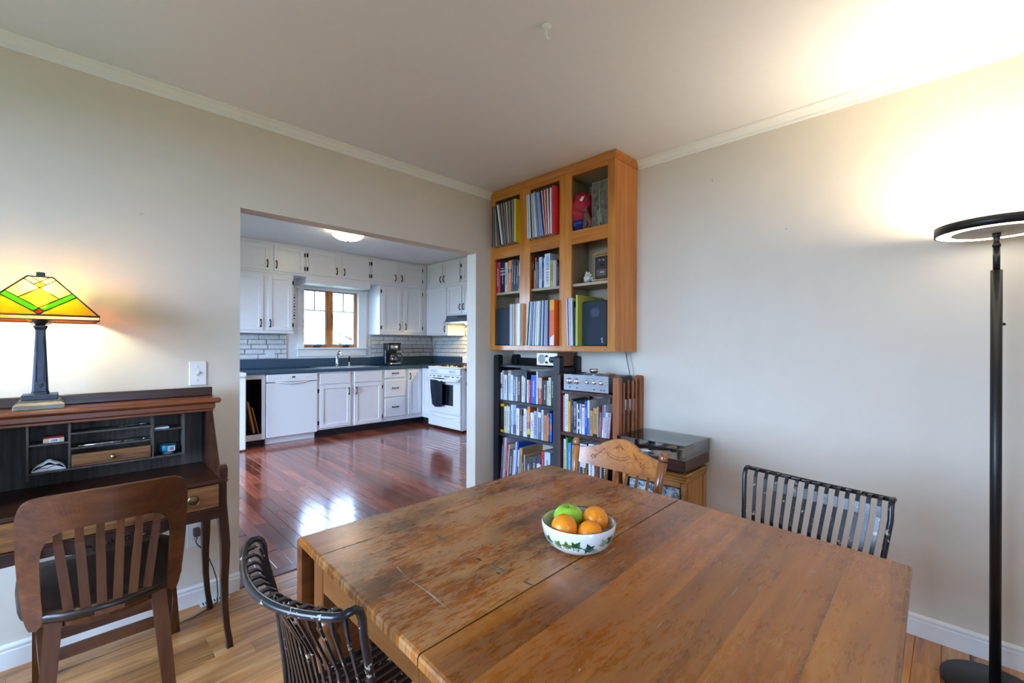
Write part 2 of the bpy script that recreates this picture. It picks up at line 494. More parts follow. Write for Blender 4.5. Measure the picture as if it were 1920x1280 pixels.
def handle(parent, fn, u, v, vert=True, L=.10):
    t_ = MB(); h = L/2
    pts = [(-h,.001),(-h+.012,.004),(-h+.022,.018),(0,.024),(h-.022,.018),(h-.012,.004),(h,.001)]
    rs = [.011,.0095,.0065,.007,.0065,.0095,.011]
    utube(t_, fn, [(u if vert else u+a, v+a if vert else v, .019+w_) for a, w_ in pts], rs, 7)
    return wpart(parent, 'handle', t_, M_black)
def hinge(parent, fn, u, v):
    t_ = MB(); ub(t_, fn, u-.011, u+.011, v-.026, v+.026, .0005, .006, .001); utube(t_, fn, [(u, v-.022, .008), (u, v+.022, .008)], .0045, 6)
    return wpart(parent, 'hinge', t_, M_black)
def shaker(mb, fn, u0, u1, v0, v1, fr=.052, d=.019):
    ub(mb, fn, u0, u0+fr, v0, v1, .0005, d); ub(mb, fn, u1-fr, u1, v0, v1, .0005, d)
    ub(mb, fn, u0+fr, u1-fr, v0, v0+fr, .0005, d); ub(mb, fn, u0+fr, u1-fr, v1-fr, v1, .0005, d)
    ub(mb, fn, u0+fr-.002, u1-fr+.002, v0+fr-.002, v1-fr+.002, .0005, d-.009, .0005)
def door(parent, fn, u0, u1, v0, v1, hs=None, hz=None, hin=None, panel=True):
    mb = MB()
    if panel: shaker(mb, fn, u0, u1, v0, v1)
    else: ub(mb, fn, u0, u1, v0, v1, .0005, .019, .004)
    d_ = wpart(parent, 'door', mb, M_cab)
    if hs is not None:
        u = u1-.028 if hs > 0 else u0+.028
        handle(d_, fn, u, hz)
    if hin is not None:
        u = u1+.013 if hin > 0 else u0-.013
        for v in (v0+.075, v1-.075): hinge(d_, fn, u, v)
    return d_
def drawer(parent, fn, u0, u1, v0, v1, pull=True):
    mb = MB(); ub(mb, fn, u0, u1, v0, v1, .0005, .019, .005)
    d_ = wpart(parent, 'drawer', mb, M_cab)
    if pull: handle(d_, fn, (u0+u1)/2, (v0+v1)/2+.005, False, .11)
    return d_
def cabinet(name, label, fn, u0, u1, v0, v1, depth, group):
    c = fn((u0+u1)/2, v0, -depth/2)
    t_ = thing(name, label, 'cabinet', c, group=group)
    mb = MB(); ub(mb, fn, u0, u1, v0, v1, -depth, 0, .0015); wpart(t_, 'body', mb, M_cab)
    return t_

# --- upper cabinets, back wall
fb = FY(6.27); DU = YKB-6.27-.002
g = 'small top-row wall cabinets'
T = cabinet('wall_cabinet', 'white top-row cabinet above the tall cabinet left of the window', fb, 1.30, 2.276, 2.177, KCH-.002, DU, g)
door(T, fb, 1.36, 1.818, 2.205, 2.535, 1, 2.29, None); door(T, fb, 1.87, 2.246, 2.205, 2.54, -1, 2.29, 1)
T = cabinet('wall_cabinet', 'white top-row cabinet directly above the kitchen window', fb, 2.278, 3.219, 2.09, KCH-.002, DU, g)
door(T, fb, 2.307, 2.722, 2.207, 2.545, 1, 2.295, -1); door(T, fb, 2.777, 3.19, 2.21, 2.55, -1, 2.295, 1)
T = cabinet('wall_cabinet', 'white top-row cabinet above the coffee maker corner', fb, 3.221, 4.24, 2.177, KCH-.002, DU, g)
door(T, fb, 3.251, 3.662, 2.212, 2.552, 1, 2.30, -1); door(T, fb, 3.718, 4.133, 2.22, 2.555, -1, 2.305, 1)
g = 'tall wall cabinets'
T = cabinet('wall_cabinet', 'tall white two-door wall cabinet left of the window', fb, 1.30, 2.117, 1.393, 2.175, DU, g)
door(T, fb, 1.36, 1.742, 1.43, 2.143, 1, 1.52); door(T, fb, 1.797, 2.094, 1.431, 2.146, -1, 1.52, 1)
T = cabinet('wall_cabinet', 'tall white two-door wall cabinet above the coffee maker', fb, 3.376, 4.24, 1.405, 2.175, DU, g)
door(T, fb, 3.413, 3.742, 1.44, 2.15, 1, 1.53, -1); door(T, fb, 3.794, 4.135, 1.445, 2.158, -1, 1.535, 1)
# --- upper cabinets, right wall
fr_ = FX(4.242); DX = XKR-4.242-.002
g = 'wall cabinets over the stove side'
T = cabinet('wall_cabinet', 'white top-row cabinet on the stove wall next to the corner', fr_, 5.345, 6.268, 2.177, KCH-.002, DX, g)
door(T, fr_, 5.823, 6.227, 2.215, 2.548, -1, 2.30); door(T, fr_, 5.368, 5.796, 2.212, 2.542, 1, 2.30, -1)
T = cabinet('wall_cabinet', 'white top-row cabinet over the range hood cut off by the door jamb', fr_, 4.36, 5.343, 2.177, KCH-.002, DX, g)
door(T, fr_, 4.90, 5.305, 2.21, 2.54, -1, 2.30, 1); door(T, fr_, 4.44, 4.86, 2.21, 2.54, 1, 2.3)
T = cabinet('wall_cabinet', 'tall white single-door wall cabinet in the corner by the range hood', fr_, 5.692, 6.268, 1.40, 2.175, DX, g)
door(T, fr_, 5.71, 6.255, 1.425, 2.163, -1, 1.50, 1)
T = cabinet('wall_cabinet', 'short white two-door cabinet directly over the range hood', fr_, 4.90, 5.69, 1.708, 2.175, DX, g)
door(T, fr_, 5.323, 5.677, 1.73, 2.155, -1, 1.83); door(T, fr_, 4.945, 5.298, 1.73, 2.152, 1, 1.83, -1)

# --- base cabinets
f0 = FY(6.0); DB = YKB-6.0-.002
g = 'base cabinets along the back wall'
T = thing('open_base_cabinet', 'narrow open white base cabinet holding cutting boards', 'cabinet', (1.578, 6.3, .078), group=g)
mb = MB(); ub(mb, f0, 1.456, 1.474, .078, .878, -.02, 0); ub(mb, f0, 1.66, 1.70, .078, .878, -.02, 0); ub(mb, f0, 1.474, 1.66, .078, .147, -.02, 0); ub(mb, f0, 1.474, 1.66, .82, .878, -.02, 0)
wpart(T, 'face_frame', mb, M_cab)
mb = MB(); mb.box(1.456,1.47,6.02,6.6,.08,.87); mb.box(1.685,1.70,6.02,6.6,.08,.87); mb.box(1.47,1.685,6.02,6.6,.13,.147); mb.box(1.47,1.685,6.585,6.6,.147,.87)
wpart(T, 'carcass', mb, M_dark)
M_board = wood('cutting_board_maple', '8a5c33', 'b07f4c', 'c99c68', 'z', 1.2, .5)
for k, (xb, lean, h, th, lab) in enumerate(((1.50, R(11), .40, .026, 'thicker maple cutting board leaning in the open base cabinet'), (1.556, R(13), .33, .013, 'thinner maple cutting board leaning in the open base cabinet'))):
    M_ = Matrix.Translation((xb+.085, 6.06, .1478)) @ Matrix.Rotation(-lean, 4, 'Y') @ Matrix.Translation((0,0,th*math.sin(lean)))
    single('cutting_board', MB().cbox(0, th, 0, .30, 0, h, .005, M_), M_board, lab, 'cutting board', 'cutting boards in the open cabinet')
T = cabinet('sink_base_cabinet', 'white base cabinet under the sink with two doors', f0, 2.33, 3.286, .10, .878, DB, g)
drawer(T, f0, 2.356, 2.775, .713, .857, False); drawer(T, f0, 2.838, 3.26, .713, .862, False)
door(T, f0, 2.356, 2.784, .122, .70, 1, .60, -1); door(T, f0, 2.838, 3.262, .11, .70, -1, .60, 1)
T = cabinet('drawer_base_cabinet', 'white base cabinet with three drawers right of the sink', f0, 3.288, 3.684, .10, .878, DB, g)
for v0, v1 in ((.748,.872),(.463,.714),(.165,.441)): drawer(T, f0, 3.313, 3.652, v0, v1)
T = cabinet('corner_base_cabinet', 'white corner base cabinet with one narrow door', f0, 3.686, 3.976, .10, .878, DB, g)
door(T, f0, 3.712, 3.952, .168, .86, -1, .76)
f1 = FX(3.975); D1 = XKR-3.975-.002
T = cabinet('filler_base_cabinet', 'narrow white base cabinet between the corner and stove', f1, 5.69, 5.998, .10, .878, D1, g)
door(T, f1, 5.715, 5.975, .16, .86)
T = cabinet('end_base_cabinet', 'white base cabinet right of the stove behind the jamb', f1, 3.4, 4.885, .08, .878, D1, g)
door(T, f1, 4.44, 4.86, .12, .86, 1, .7); door(T, f1, 3.95, 4.40, .12, .86, -1, .7)
# toe kicks
mb = MB(); mb.box(2.33, 4.05, 6.075, 6.09, .001, .099); mb.box(4.05, 4.065, 5.69, 6.09, .001, .099)
single('toe_kick', mb, M_kick, 'black recessed toe kick under the sink cabinets', 'toe kick')
single('toe_kick', MB().box(1.456, 1.70, 6.075, 6.09, .001, .077), M_kick, 'short black toe kick under the open base cabinet', 'toe kick')
single('toe_kick', MB().cbox(4.0, 4.02, 3.4, 4.885, .001, .0795, .002), M_cab, 'white toe kick under the cabinet right of the stove', 'toe kick')

# --- dishwasher
M_app = paint('appliance_white', (.80,.80,.80), .25, .005, 0, 20)
T = thing('dishwasher', 'white built-in dishwasher left of the sink', 'dishwasher', (2.015, 6.3, 0))
mb = MB(); ub(mb, f0, 1.708, 2.322, .088, .765, -.55, .022, .006); wpart(T, 'door', mb, M_app)
mb = MB(); ub(mb, f0, 1.708, 2.322, .772, .872, -.55, .03, .008); P_ = wpart(T, 'control_panel', mb, M_app)
mb = MB(); ub(mb, f0, 2.0, 2.04, .823, .841, .03, .0315, .0004); wpart(P_, 'display', mb, M_kick)
mb = MB()
for k in range(6): ub(mb, f0, 1.955+k*.024, 1.965+k*.024, .801, .806, .03, .0312, .0003)
for u in (1.80,1.83,1.86,2.17,2.2,2.23): ub(mb, f0, u, u+.008, .824, .830, .03, .0312, .0003)
wpart(P_, 'button_marks', mb, paint('grey_print', (.25,.25,.27), .5, 0, 0))
mb = MB(); utube(mb, f0, [(1.80,.776,.024),(1.88,.762,.034),(2.01,.755,.038),(2.14,.762,.034),(2.22,.776,.024)], [.006,.009,.011,.009,.006], 8); wpart(T, 'handle', mb, M_app)
mb = MB(); ub(mb, f0, 1.712, 2.31, .001, .083, -.09, -.04, .003); wpart(T, 'kick_plate', mb, M_app)
# sliver of a white appliance at the left
T = thing('washing_machine', 'white appliance at the left end of the counter behind the jamb', 'appliance', (1.16, 6.1, 0))
mb = MB(); mb.cbox(.86, 1.452, 5.84, 6.44, .012, .86, .01); wpart(T, 'body', mb, M_app)
mb = MB(); mb.cbox(.86, 1.454, 5.82, 6.44, .862, .915, .012); wpart(T, 'lid', mb, M_app)
mb = MB()
for x in (.9, 1.41):
    for y in (5.88, 6.4): mb.lathe([(.02,0),(.02,.014)], 10, (x,y,0))
wpart(T, 'feet', mb, M_kick)

# --- worktop with sink cut-out
t = NT('blue_grey_laminate'); n_ = t.noise(t.coord(), 160, 3)
M_lam = t.bsdf(Base_Color=t.ramp(n_, [(.35,'2c4256'),(.65,'41586c')]), Roughness=.22)
SX0, SX1, SY0, SY1 = 2.44, 3.24, 6.06, 6.50
CT = .92
mb = MB()
mb.cbox(1.456, SX0, 5.965, YKB-.001, .88, CT, .006); mb.cbox(SX1, XKR-.001, 5.965, YKB-.001, .88, CT, .006)
mb.box(SX0, SX1, 5.971, SY0, .88, CT); mb.box(SX0, SX1, SY1, YKB-.001, .88, CT); mb.box(SX0-.01, SX1+.01, 5.9655, 5.972, .886, CT-.006)
mb.cbox(3.945, XKR-.001, 5.69, 5.966, .88, CT, .006)
T = thing('worktop', 'blue-grey laminate worktop running round the kitchen corner', 'worktop', (3.0, 6.3, .88))
wpart(T, 'slab', mb, M_lam)
mb = MB(); mb.cbox(1.456, XKR-.021, YKB-.021, YKB-.001, CT+.0005, 1.045, .004); mb.cbox(XKR-.021, XKR-.001, 5.60, YKB-.001, CT+.0005, 1.045, .004)
wpart(T, 'upstand', mb, M_lam)
M_bb = wood('butcher_block_small', '4a2412', '6e3a1e', '8a5230', 'y', 1, .4)
single('wood_worktop', MB().cbox(3.945, XKR-.002, 3.4, 4.885, .88, .918, .004), M_bb, 'brown wooden worktop right of the stove', 'worktop')
# sink
M_steel = metal('brushed_steel', (.62,.62,.64), .28)
M_chrome = metal('chrome', (.8,.8,.82), .12)
T = thing('double_sink', 'stainless double-bowl sink set in the worktop', 'sink', (2.84, 6.28, .75))
def basin(mb, x0, x1, y0, y1, z0, z1):
    vs = [(x0,y0,z1),(x1,y0,z1),(x1,y1,z1),(x0,y1,z1)]; i_ = .02
    vs += [(x0+i_,y0+i_,z0),(x1-i_,y0+i_,z0),(x1-i_,y1-i_,z0),(x0+i_,y1-i_,z0)]
    mb.add(vs, [(0,1,5,4),(1,2,6,5),(2,3,7,6),(3,0,4,7),(4,5,6,7)])
for x0, x1 in ((2.465,2.825),(2.855,3.215)):
    mb = MB(); basin(mb, x0, x1, 6.09, 6.44, .76, .922)
    o = link('bowl', mb.mesh('bowl', M_steel, Vector((2.84,6.28,.75)), False), T)
    wpart(o, 'drain', MB().lathe([(.0,.764),(.035,.764),(.04,.761)], 14, ((x0+x1)/2, 6.27, 0)), M_chrome)
mb = MB(); z0, z1 = .9202, .925
for a in ((2.425,2.465,6.045,6.515),(3.215,3.255,6.045,6.515),(2.825,2.855,6.045,6.515),(2.465,2.825,6.045,6.09),(2.855,3.215,6.045,6.09),(2.465,2.825,6.44,6.515),(2.855,3.215,6.44,6.515)): mb.box(*a, z0, z1)
wpart(T, 'rim', mb, M_steel)
T = thing('kitchen_faucet', 'chrome single-lever faucet behind the sink', 'faucet', (2.80, 6.48, .925))
mb = MB(); mb.lathe([(.028,0),(.028,.008),(.02,.02),(.019,.12),(.022,.14),(.012,.16)], 16); part(T, 'base', mb, M_chrome)
mb = MB(); mb.tube([(0,0,.11),(0,-.03,.17),(0,-.09,.20),(0,-.15,.19),(0,-.17,.15)], [.015,.014,.013,.012,.013], 10); part(T, 'spout', mb, M_chrome)
mb = MB(); mb.tube([(0,0,.155),(.01,-.01,.19),(.035,-.015,.225)], [.012,.009,.011], 8); part(T, 'lever', mb, M_black)
T = thing('sink_sprayer', 'chrome side sprayer right of the faucet', 'sprayer', (2.99, 6.485, .925))
mb = MB(); mb.lathe([(.022,0),(.022,.008),(.014,.02),(.013,.06)], 14); part(T, 'base', mb, M_chrome)
mb = MB(); mb.tube([(0,0,.058),(0,-.002,.10),(-.004,-.012,.125),(-.01,-.035,.135)], [.011,.013,.014,.012], 10); part(T, 'nozzle', mb, M_black)

# --- painted bricks
t = NT('white_painted_brick'); n_ = t.noise(t.coord(rnd=1), 40, 5, .65)
M_brick = t.bsdf(Base_Color=t.ramp(n_, [(.3,(.60,.58,.57)),(.6,(.76,.74,.73))]), Roughness=.4, Normal=t.bump(n_, .55, .006))
M_mort = paint('brick_joint_grey', (.36,.34,.33), .8, .1, .2, 40)
bvar = []
for k in range(5):
    rr = random.Random(k+70); mb = MB(); mb.cbox(-.113, .113, 0, .018, -.029, .029, .007)
    for i, p in enumerate(mb.v): mb.v[i] = (p[0]+rr.uniform(-.004,.004), p[1]+rr.uniform(-.0015,.0015), p[2]+rr.uniform(-.003,.003))
    bvar.append(mb.mesh('brick', M_brick))
def bricks(T, fnplace, u0, u1, v0, v1, skip=None, seed=1):
    rr = random.Random(seed); CH_ = .0665; BL = .235; v = v0; row = 0
    while v < v1-.015:
        h = min(CH_, v1-v); u = u0 - (row % 2)*BL*.5 - rr.uniform(0,.03)
        while u < u1:
            L = BL*rr.uniform(.85,1.12); a, b = max(u,u0), min(u+L,u1)
            if b-a > .03 and not (skip and skip((a+b)/2, v+h/2)):
                o = link('brick', rr.choice(bvar), T); fnplace(o, (a+b)/2, v+h/2, (b-a-.009)/.226, (h-.0085)/.058)
            u += L
        v += CH_; row += 1
def pl_back(o, u, v, su, sv): o.location = Vector((u, YKB-.004, v))-Vector(o.parent.location); o.rotation_euler = (0,0,PI); o.scale = (su, 1, sv)
def pl_right(o, u, v, su, sv): o.location = Vector((XKR-.004, u, v))-Vector(o.parent.location); o.rotation_euler = (0,0,PI/2); o.scale = (su, 1, sv)
T = thing('brick_backsplash', 'white painted brick backsplash left of the window', 'backsplash', (1.75, YKB-.004, 1.046), group='brick backsplashes')
wpart(T, 'mortar_bed', MB().box(1.30, 2.145, YKB-.005, YKB-.0005, 1.046, 1.392), M_mort); bricks(T, pl_back, 1.30, 2.145, 1.047, 1.391, None, 3)
T = thing('brick_backsplash', 'white painted brick backsplash behind the coffee maker', 'backsplash', (4.0, YKB-.004, 1.046), group='brick backsplashes')
wpart(T, 'mortar_bed', MB().box(3.41, XKR-.0225, YKB-.005, YKB-.0005, 1.046, 1.404), M_mort); bricks(T, pl_back, 3.41, XKR-.023, 1.047, 1.403, None, 5)
T = thing('brick_backsplash', 'white painted brick backsplash on the stove wall under the hood', 'backsplash', (XKR-.004, 5.6, 1.046), group='brick backsplashes')
wpart(T, 'mortar_bed', MB().box(XKR-.005, XKR-.0005, 4.3, YKB-.0225, 1.046, 1.399), M_mort); bricks(T, pl_right, 4.3, YKB-.023, 1.047, 1.398, None, 7)
wpart(T, 'mortar_bed', MB().box(XKR-.005, XKR-.0005, 4.3, 5.69, 1.399, 1.57), M_mort); bricks(T, pl_right, 4.3, 5.688, 1.40, 1.569, None, 9)
def outlet(name, label, fn, u, v, cat='outlet', sw=False):
    c = fn(u, v-.057, 0); T = thing(name, label, cat, c)
    mb = MB(); ub(mb, fn, u-.035, u+.035, v-.057, v+.057, .0005, .006, .003); wpart(T, 'plate', mb, M_app)
    if sw:
        mb = MB(); ub(mb, fn, u-.006, u+.006, v-.012, v+.012, .006, .008, .0008); wpart(T, 'toggle_slot', mb, paint('ivory_plastic', (.62,.58,.48), .4, 0, 0))
        mb = MB(); k = len(mb.v); ub(mb, fn, u-.004, u+.004, v-.001, v+.012, .007, .017, .001); wpart(T, 'toggle', mb, M_app)
        for s_ in (-1, 1): mb = MB(); ub(mb, fn, u-.0035, u+.0035, v+s_*.032-.0035, v+s_*.032+.0035, .006, .0072, .001); wpart(T, 'screw', mb, M_steel)
    else:
        for s_ in (-1, 1):
            mb = MB(); ub(mb, fn, u-.017, u+.017, v+s_*.02-.014, v+s_*.02+.014, .006, .0075, .002); q = wpart(T, 'socket', mb, M_app)
            mb = MB(); ub(mb, fn, u-.008, u-.0055, v+s_*.02-.003, v+s_*.02+.006, .0075, .0078, .0002); ub(mb, fn, u+.0055, u+.008, v+s_*.02-.003, v+s_*.02+.006, .0075, .0078, .0002)
            wpart(q, 'slots', mb, M_kick)
    return T
fo = FY(YKB-.022)
outlet('wall_outlet', 'white outlet plate on the bricks left of the window', lambda u, v, w_: fo(1.93+v, 1.10+u, w_), 0, 0)

# --- sink window
M_oak = wood('window_pine', 'a65a22', 'c97a38', 'dc9850', 'z', 1.2, .35, coat=.2)
wn = link('window_1', None); wn['kind'] = 'structure'
mb = MB(); ub(mb, FY(YKB), 2.285, WX0, 1.2, 2.088, .0, .018, .002); ub(mb, FY(YKB), WX1, 3.33, 1.2, 2.088, 0, .018, .002)
ub(mb, FY(YKB), 2.262, 3.34, 2.045, 2.088, .018, .03, .002); ub(mb, FY(YKB), WX0, WX1, WZ1, 2.088, 0, .018, .002)
struct('casing', mb, M_trim, wn)
mb = MB(); ub(mb, FY(YKB), 2.262, 3.335, 1.178, 1.2, -.06, .055, .004); struct('sill', mb, M_trim, wn)
mb = MB(); ub(mb, FY(YKB), 2.285, 3.325, 1.075, 1.178, 0, .016, .002); struct('apron', mb, M_trim, wn)
mb = MB(); yA, yB = YKB+.045, YKB+.10
for a in ((WX0, WX0+.012, WZ0, WZ1), (WX1-.034, WX1, WZ0, WZ1), (WX0+.012, WX1-.034, WZ0, WZ0+.04), (WX0+.012, WX1-.034, WZ1-.03, WZ1)):
    mb.box(a[0], a[1], yA, yB, a[2], a[3])
struct('frame', mb, M_oak, wn)
struct('mullion', MB().cbox(2.715, 2.808, yA-.004, yB, WZ0+.04, WZ1-.03, .003), M_oak, wn)
M_munt = paint('muntin_grey', (.42,.45,.52), .4, 0, 0)
for a, b in ((WX0+.012, 2.715), (2.808, WX1-.034)):
    mb = MB(); q = .014
    for e in ((a, a+q, WZ0+.04, WZ1-.03), (b-q, b, WZ0+.04, WZ1-.03), (a+q, b-q, WZ0+.04, WZ0+.054), (a+q, b-q, WZ1-.044, WZ1-.03)): mb.box(e[0], e[1], yA+.01, yB-.005, e[2], e[3])
    zm = 1.752; xm = (a+b)/2
    mb.box(a+q, b-q, yA+.02, yA+.04, zm-.008, zm+.008); mb.box(xm-.009, xm+.009, yA+.02, yA+.04, zm+.008, WZ1-.044)
    struct('sash', mb, M_munt, wn)
    for e in ((a+q, b-q, WZ0+.054, zm-.008), (a+q, xm-.009, zm+.008, WZ1-.044), (xm+.009, b-q, zm+.008, WZ1-.044)):
        struct('pane', MB().box(e[0], e[1], yA+.028, yA+.032, e[2], e[3]), M_pane, wn)
    mb = MB(); cx = xm+.02; mb.cbox(cx-.055, cx+.055, yA-.035, yA-.001, WZ0+.002, WZ0+.03, .01); mb.tube([(cx-.03, yA-.03, WZ0+.03), (cx+.01, yA-.04, WZ0+.045), (cx+.055, yA-.045, WZ0+.032)], [.01,.008,.011], 7)
    struct('crank_handle', mb, M_black, wn)
for x in (2.722, 2.80): struct('latch', MB().tube([(x, yA-.008, 1.72), (x+.002, yA-.016, 1.62), (x, yA-.016, 1.50), (x-.004, yA-.02, 1.475)], [.006,.007,.007,.005], 7), M_black, wn)

# --- striped panel on the cabinet side
T = thing('striped_panel', 'black-and-white striped panel hanging on the wall left of the window', 'wall decor', (2.20, YKB-.004, 1.56))
wpart(T, 'plate', MB().cbox(2.135, 2.258, YKB-.006, YKB-.0005, 1.56, 1.97, .001), M_app)
for k in range(9):
    z = 1.575+k*.042; th = (.018, .030, .014)[k % 3]
    wpart(T, 'stripe', MB().prism([(2.14, z), (2.20, z+.028), (2.254, z+.034), (2.254, z+.034+th*.55), (2.20, z+.03+th), (2.14, z+th*.6)], 'y', YKB-.008, YKB-.0061), M_kick)

# --- ceiling light of the kitchen
T = thing('flush_ceiling_light', 'lit flush-mount glass ceiling light in the kitchen', 'ceiling light', (2.32, 5.07, KCH))
M_brass = metal('aged_brass', (.45,.32,.14), .35)
part(T, 'base_plate', MB().lathe([(.13,-.001),(.14,-.01),(.135,-.025),(.12,-.03)], 28), M_brass)
M_bowl = emit('lit_frosted_glass', (1.0,.86,.62), 15.0)
part(T, 'glass_bowl', MB().lathe([(.17,-.028),(.178,-.036),(.165,-.06),(.12,-.088),(.06,-.104),(.012,-.108)], 32), M_bowl)
part(T, 'finial', MB().lathe([(.012,-.108),(.016,-.114),(.008,-.122),(.002,-.128)], 12), M_brass)

# --- coffee maker
T = thing('coffee_maker', 'black and steel drip coffee maker in the worktop corner', 'coffee maker', (3.64, 6.36, CT+.0005), R(-8))
M_bpl = paint('black_plastic', (.012,.012,.014), .3, .1, 0, 30)
mb = MB(); mb.cbox(-.09, .10, -.11, .10, 0, .02, .008); part(T, 'foot', mb, M_bpl)
mb = MB(); mb.cbox(-.065, .10, -.125, .06, .012, .045, .012); part(T, 'hot_plate', mb, M_steel)
mb = MB(); mb.cbox(-.10, .10, .03, .11, .02, .25, .01); part(T, 'column', mb, M_bpl)
mb = MB(); mb.cbox(-.105, .11, -.11, .115, .335, .355, .008); part(T, 'lid', mb, M_bpl)
mb = MB(); mb.cbox(-.10, .105, -.10, .11, .235, .336, .006); part(T, 'brew_head', mb, M_bpl)
mb = MB(); mb.sheet(14, 1, lambda u, v: (.0025+.105*math.sin((u-.5)*2.6), -.02-.095*math.cos((u-.5)*2.6), .24+.09*v), .002); part(T, 'steel_band', mb, M_steel)
M_cg = glass_thin('carafe_glass', (.55,.55,.55), .12)
mb = MB(); mb.lathe([(.05,.047),(.066,.06),(.07,.10),(.062,.14),(.05,.165)], 22, (.015,-.045,0), capt=False); cf = part(T, 'carafe', mb, M_cg)
part(cf, 'carafe_lid', MB().lathe([(.052,.165),(.056,.178),(.045,.195),(.01,.2)], 20, (.015,-.045,0)), M_bpl)
part(cf, 'carafe_handle', MB().tube([(.065,-.06,.178),(.11,-.085,.18),(.135,-.09,.15),(.13,-.088,.10),(.09,-.07,.075)], .011, 8), M_bpl)

# --- stove
T = thing('gas_stove', 'white gas stove with black grates beside the corner', 'stove', (4.22, 5.29, 0))
fs_ = FX(3.90); SYA, SYB = 4.897, 5.683
wpart(T, 'body', MB().cbox(3.905, 4.575, SYA, SYB, .03, .90, .004), M_app)
mb = MB()
for x in (3.96, 4.5):
    for y in (SYA+.05, SYB-.05): mb.lathe([(.02,.0005),(.02,.03)], 10, (x,y,0))
wpart(T, 'feet', mb, M_kick)
wpart(T, 'cooktop', MB().cbox(3.865, 4.58, SYA-.002, SYB+.002, .90, .925, .01), M_app)
mb = MB(); ub(mb, fs_, SYA+.004, SYB-.004, .815, .898, 0, .03, .008); cp = wpart(T, 'control_panel', mb, M_app)
for y in (5.57, 5.52, 5.47, 5.13, 5.08, 5.03):
    mb = MB(); ub(mb, fs_, y-.004, y+.004, .84, .882, .030, .052, .003)
    k = len(mb.v); mb.lathe([(.019,0),(.017,.014)], 14, M=Matrix.Rotation(-PI/2, 4, 'Y'), c=(3.870, y, .861)); wpart(cp, 'knob', mb, M_app)
mb = MB(); ub(mb, fs_, SYA+.004, SYB-.004, .245, .80, 0, .028, .006); od = wpart(T, 'oven_door', mb, M_app)
M_og = paint('oven_glass', (.006,.012,.018), .08, 0, 0)
mb = MB(); ub(mb, fs_, 5.06, 5.52, .37, .67, .028, .0292, .0005); wpart(od, 'oven_window', mb, M_og)
mb = MB(); utube(mb, fs_, [(SYB-.015,.74,.03),(SYB-.03,.735,.06),(5.29,.728,.075),(SYA+.03,.735,.06),(SYA+.015,.74,.03)], [.02,.022,.02,.022,.02], 10); wpart(od, 'handle', mb, M_app)
mb = MB()
for a, b in ((5.60,5.64),(5.50,5.56),(5.34,5.46),(5.14,5.28),(5.04,5.10),(4.93,4.99)): ub(mb, fs_, a, b, .778, .790, .028, .0288, .0004)
wpart(od, 'vent_slots', mb, M_kick)
mb = MB(); ub(mb, fs_, SYA+.004, SYB-.004, .04, .232, 0, .028, .008); dw = wpart(T, 'drawer', mb, M_app)
mb = MB(); utube(mb, fs_, [(5.60,.205,.028),(5.5,.196,.036),(5.29,.188,.04),(5.1,.196,.036),(5.0,.205,.028)], [.006,.010,.012,.010,.006], 8); wpart(dw, 'grip', mb, M_app)
wpart(T, 'backguard', MB().cbox(4.53, 4.578, SYA, SYB, .925, 1.06, .01), M_app)
for yc in (5.09, 5.49):
    for xc in (4.03, 4.33):
        gr = MB()
        for k in (-.09, 0, .09): gr.tube([(xc-.13, yc+k, .938), (xc-.12, yc+k, .955), (xc+.12, yc+k, .955), (xc+.13, yc+k, .938)], 1, sq=(.01,.01)); 
        for k in (-.11, 0, .11): gr.tube([(xc+k, yc-.12, .926), (xc+k, yc-.11, .955), (xc+k, yc+.11, .955), (xc+k, yc+.12, .926)], 1, sq=(.01,.01))
        gg = wpart(T, 'grate', gr, M_black); wpart(gg, 'burner_cap', MB().lathe([(.05,.926),(.05,.934),(.035,.938),(.034,.944),(.0,.945)], 18, (xc, yc, 0)), M_black)
# towel over the oven handle
M_tow = paint('navy_towel', (.008,.012,.028), .95, .3, .6, 90)
def tw(u, v):
    y = 5.535 - u*.30 + .012*math.sin(v*5+u*3)*(v) ; z = .757 - v*.40 - .02*math.sin(u*PI)*v
    x = 3.90-.099 + .012*math.sin(u*9+1)*(.3+v) + .018*v
    if v < .08: x += (.08-v)*.55; z += (.08-v)*.05
    return (x, y, z)
single('dish_towel', MB().sheet(22, 26, tw, .005), M_tow, 'dark navy dish towel hanging over the oven handle', 'towel')
# range hood
T = thing('range_hood', 'blue-grey steel range hood above the stove', 'range hood', (4.38, 5.29, 1.57))
M_hood = paint('hood_grey_enamel', (.13,.17,.23), .3, .05, 0, 20, metallic=.4)
mb = MB(); mb.prism([(4.22,1.705),(4.205,1.66),(4.185,1.62),(4.145,1.60),(4.145,1.578),(4.578,1.578),(4.578,1.705)], 'y', 4.902, 5.688); wpart(T, 'canopy', mb, M_hood)
mb = MB(); mb.cbox(4.14, 4.15, 4.902, 5.688, 1.572, 1.60, .002); wpart(T, 'lip', mb, M_steel)
mb = MB(); [mb.cbox(4.196, 4.203, y, y+.05, 1.665, 1.69, .001) for y in (5.2, 5.27, 5.34)]; wpart(T, 'switches', mb, M_kick)
M_hl = emit('hood_lamp_lens', (1.0,.72,.26), 150.0)
wpart(T, 'lamp_lens', MB().cbox(4.36, 4.48, 5.22, 5.40, 1.568, 1.577, .002), M_hl)

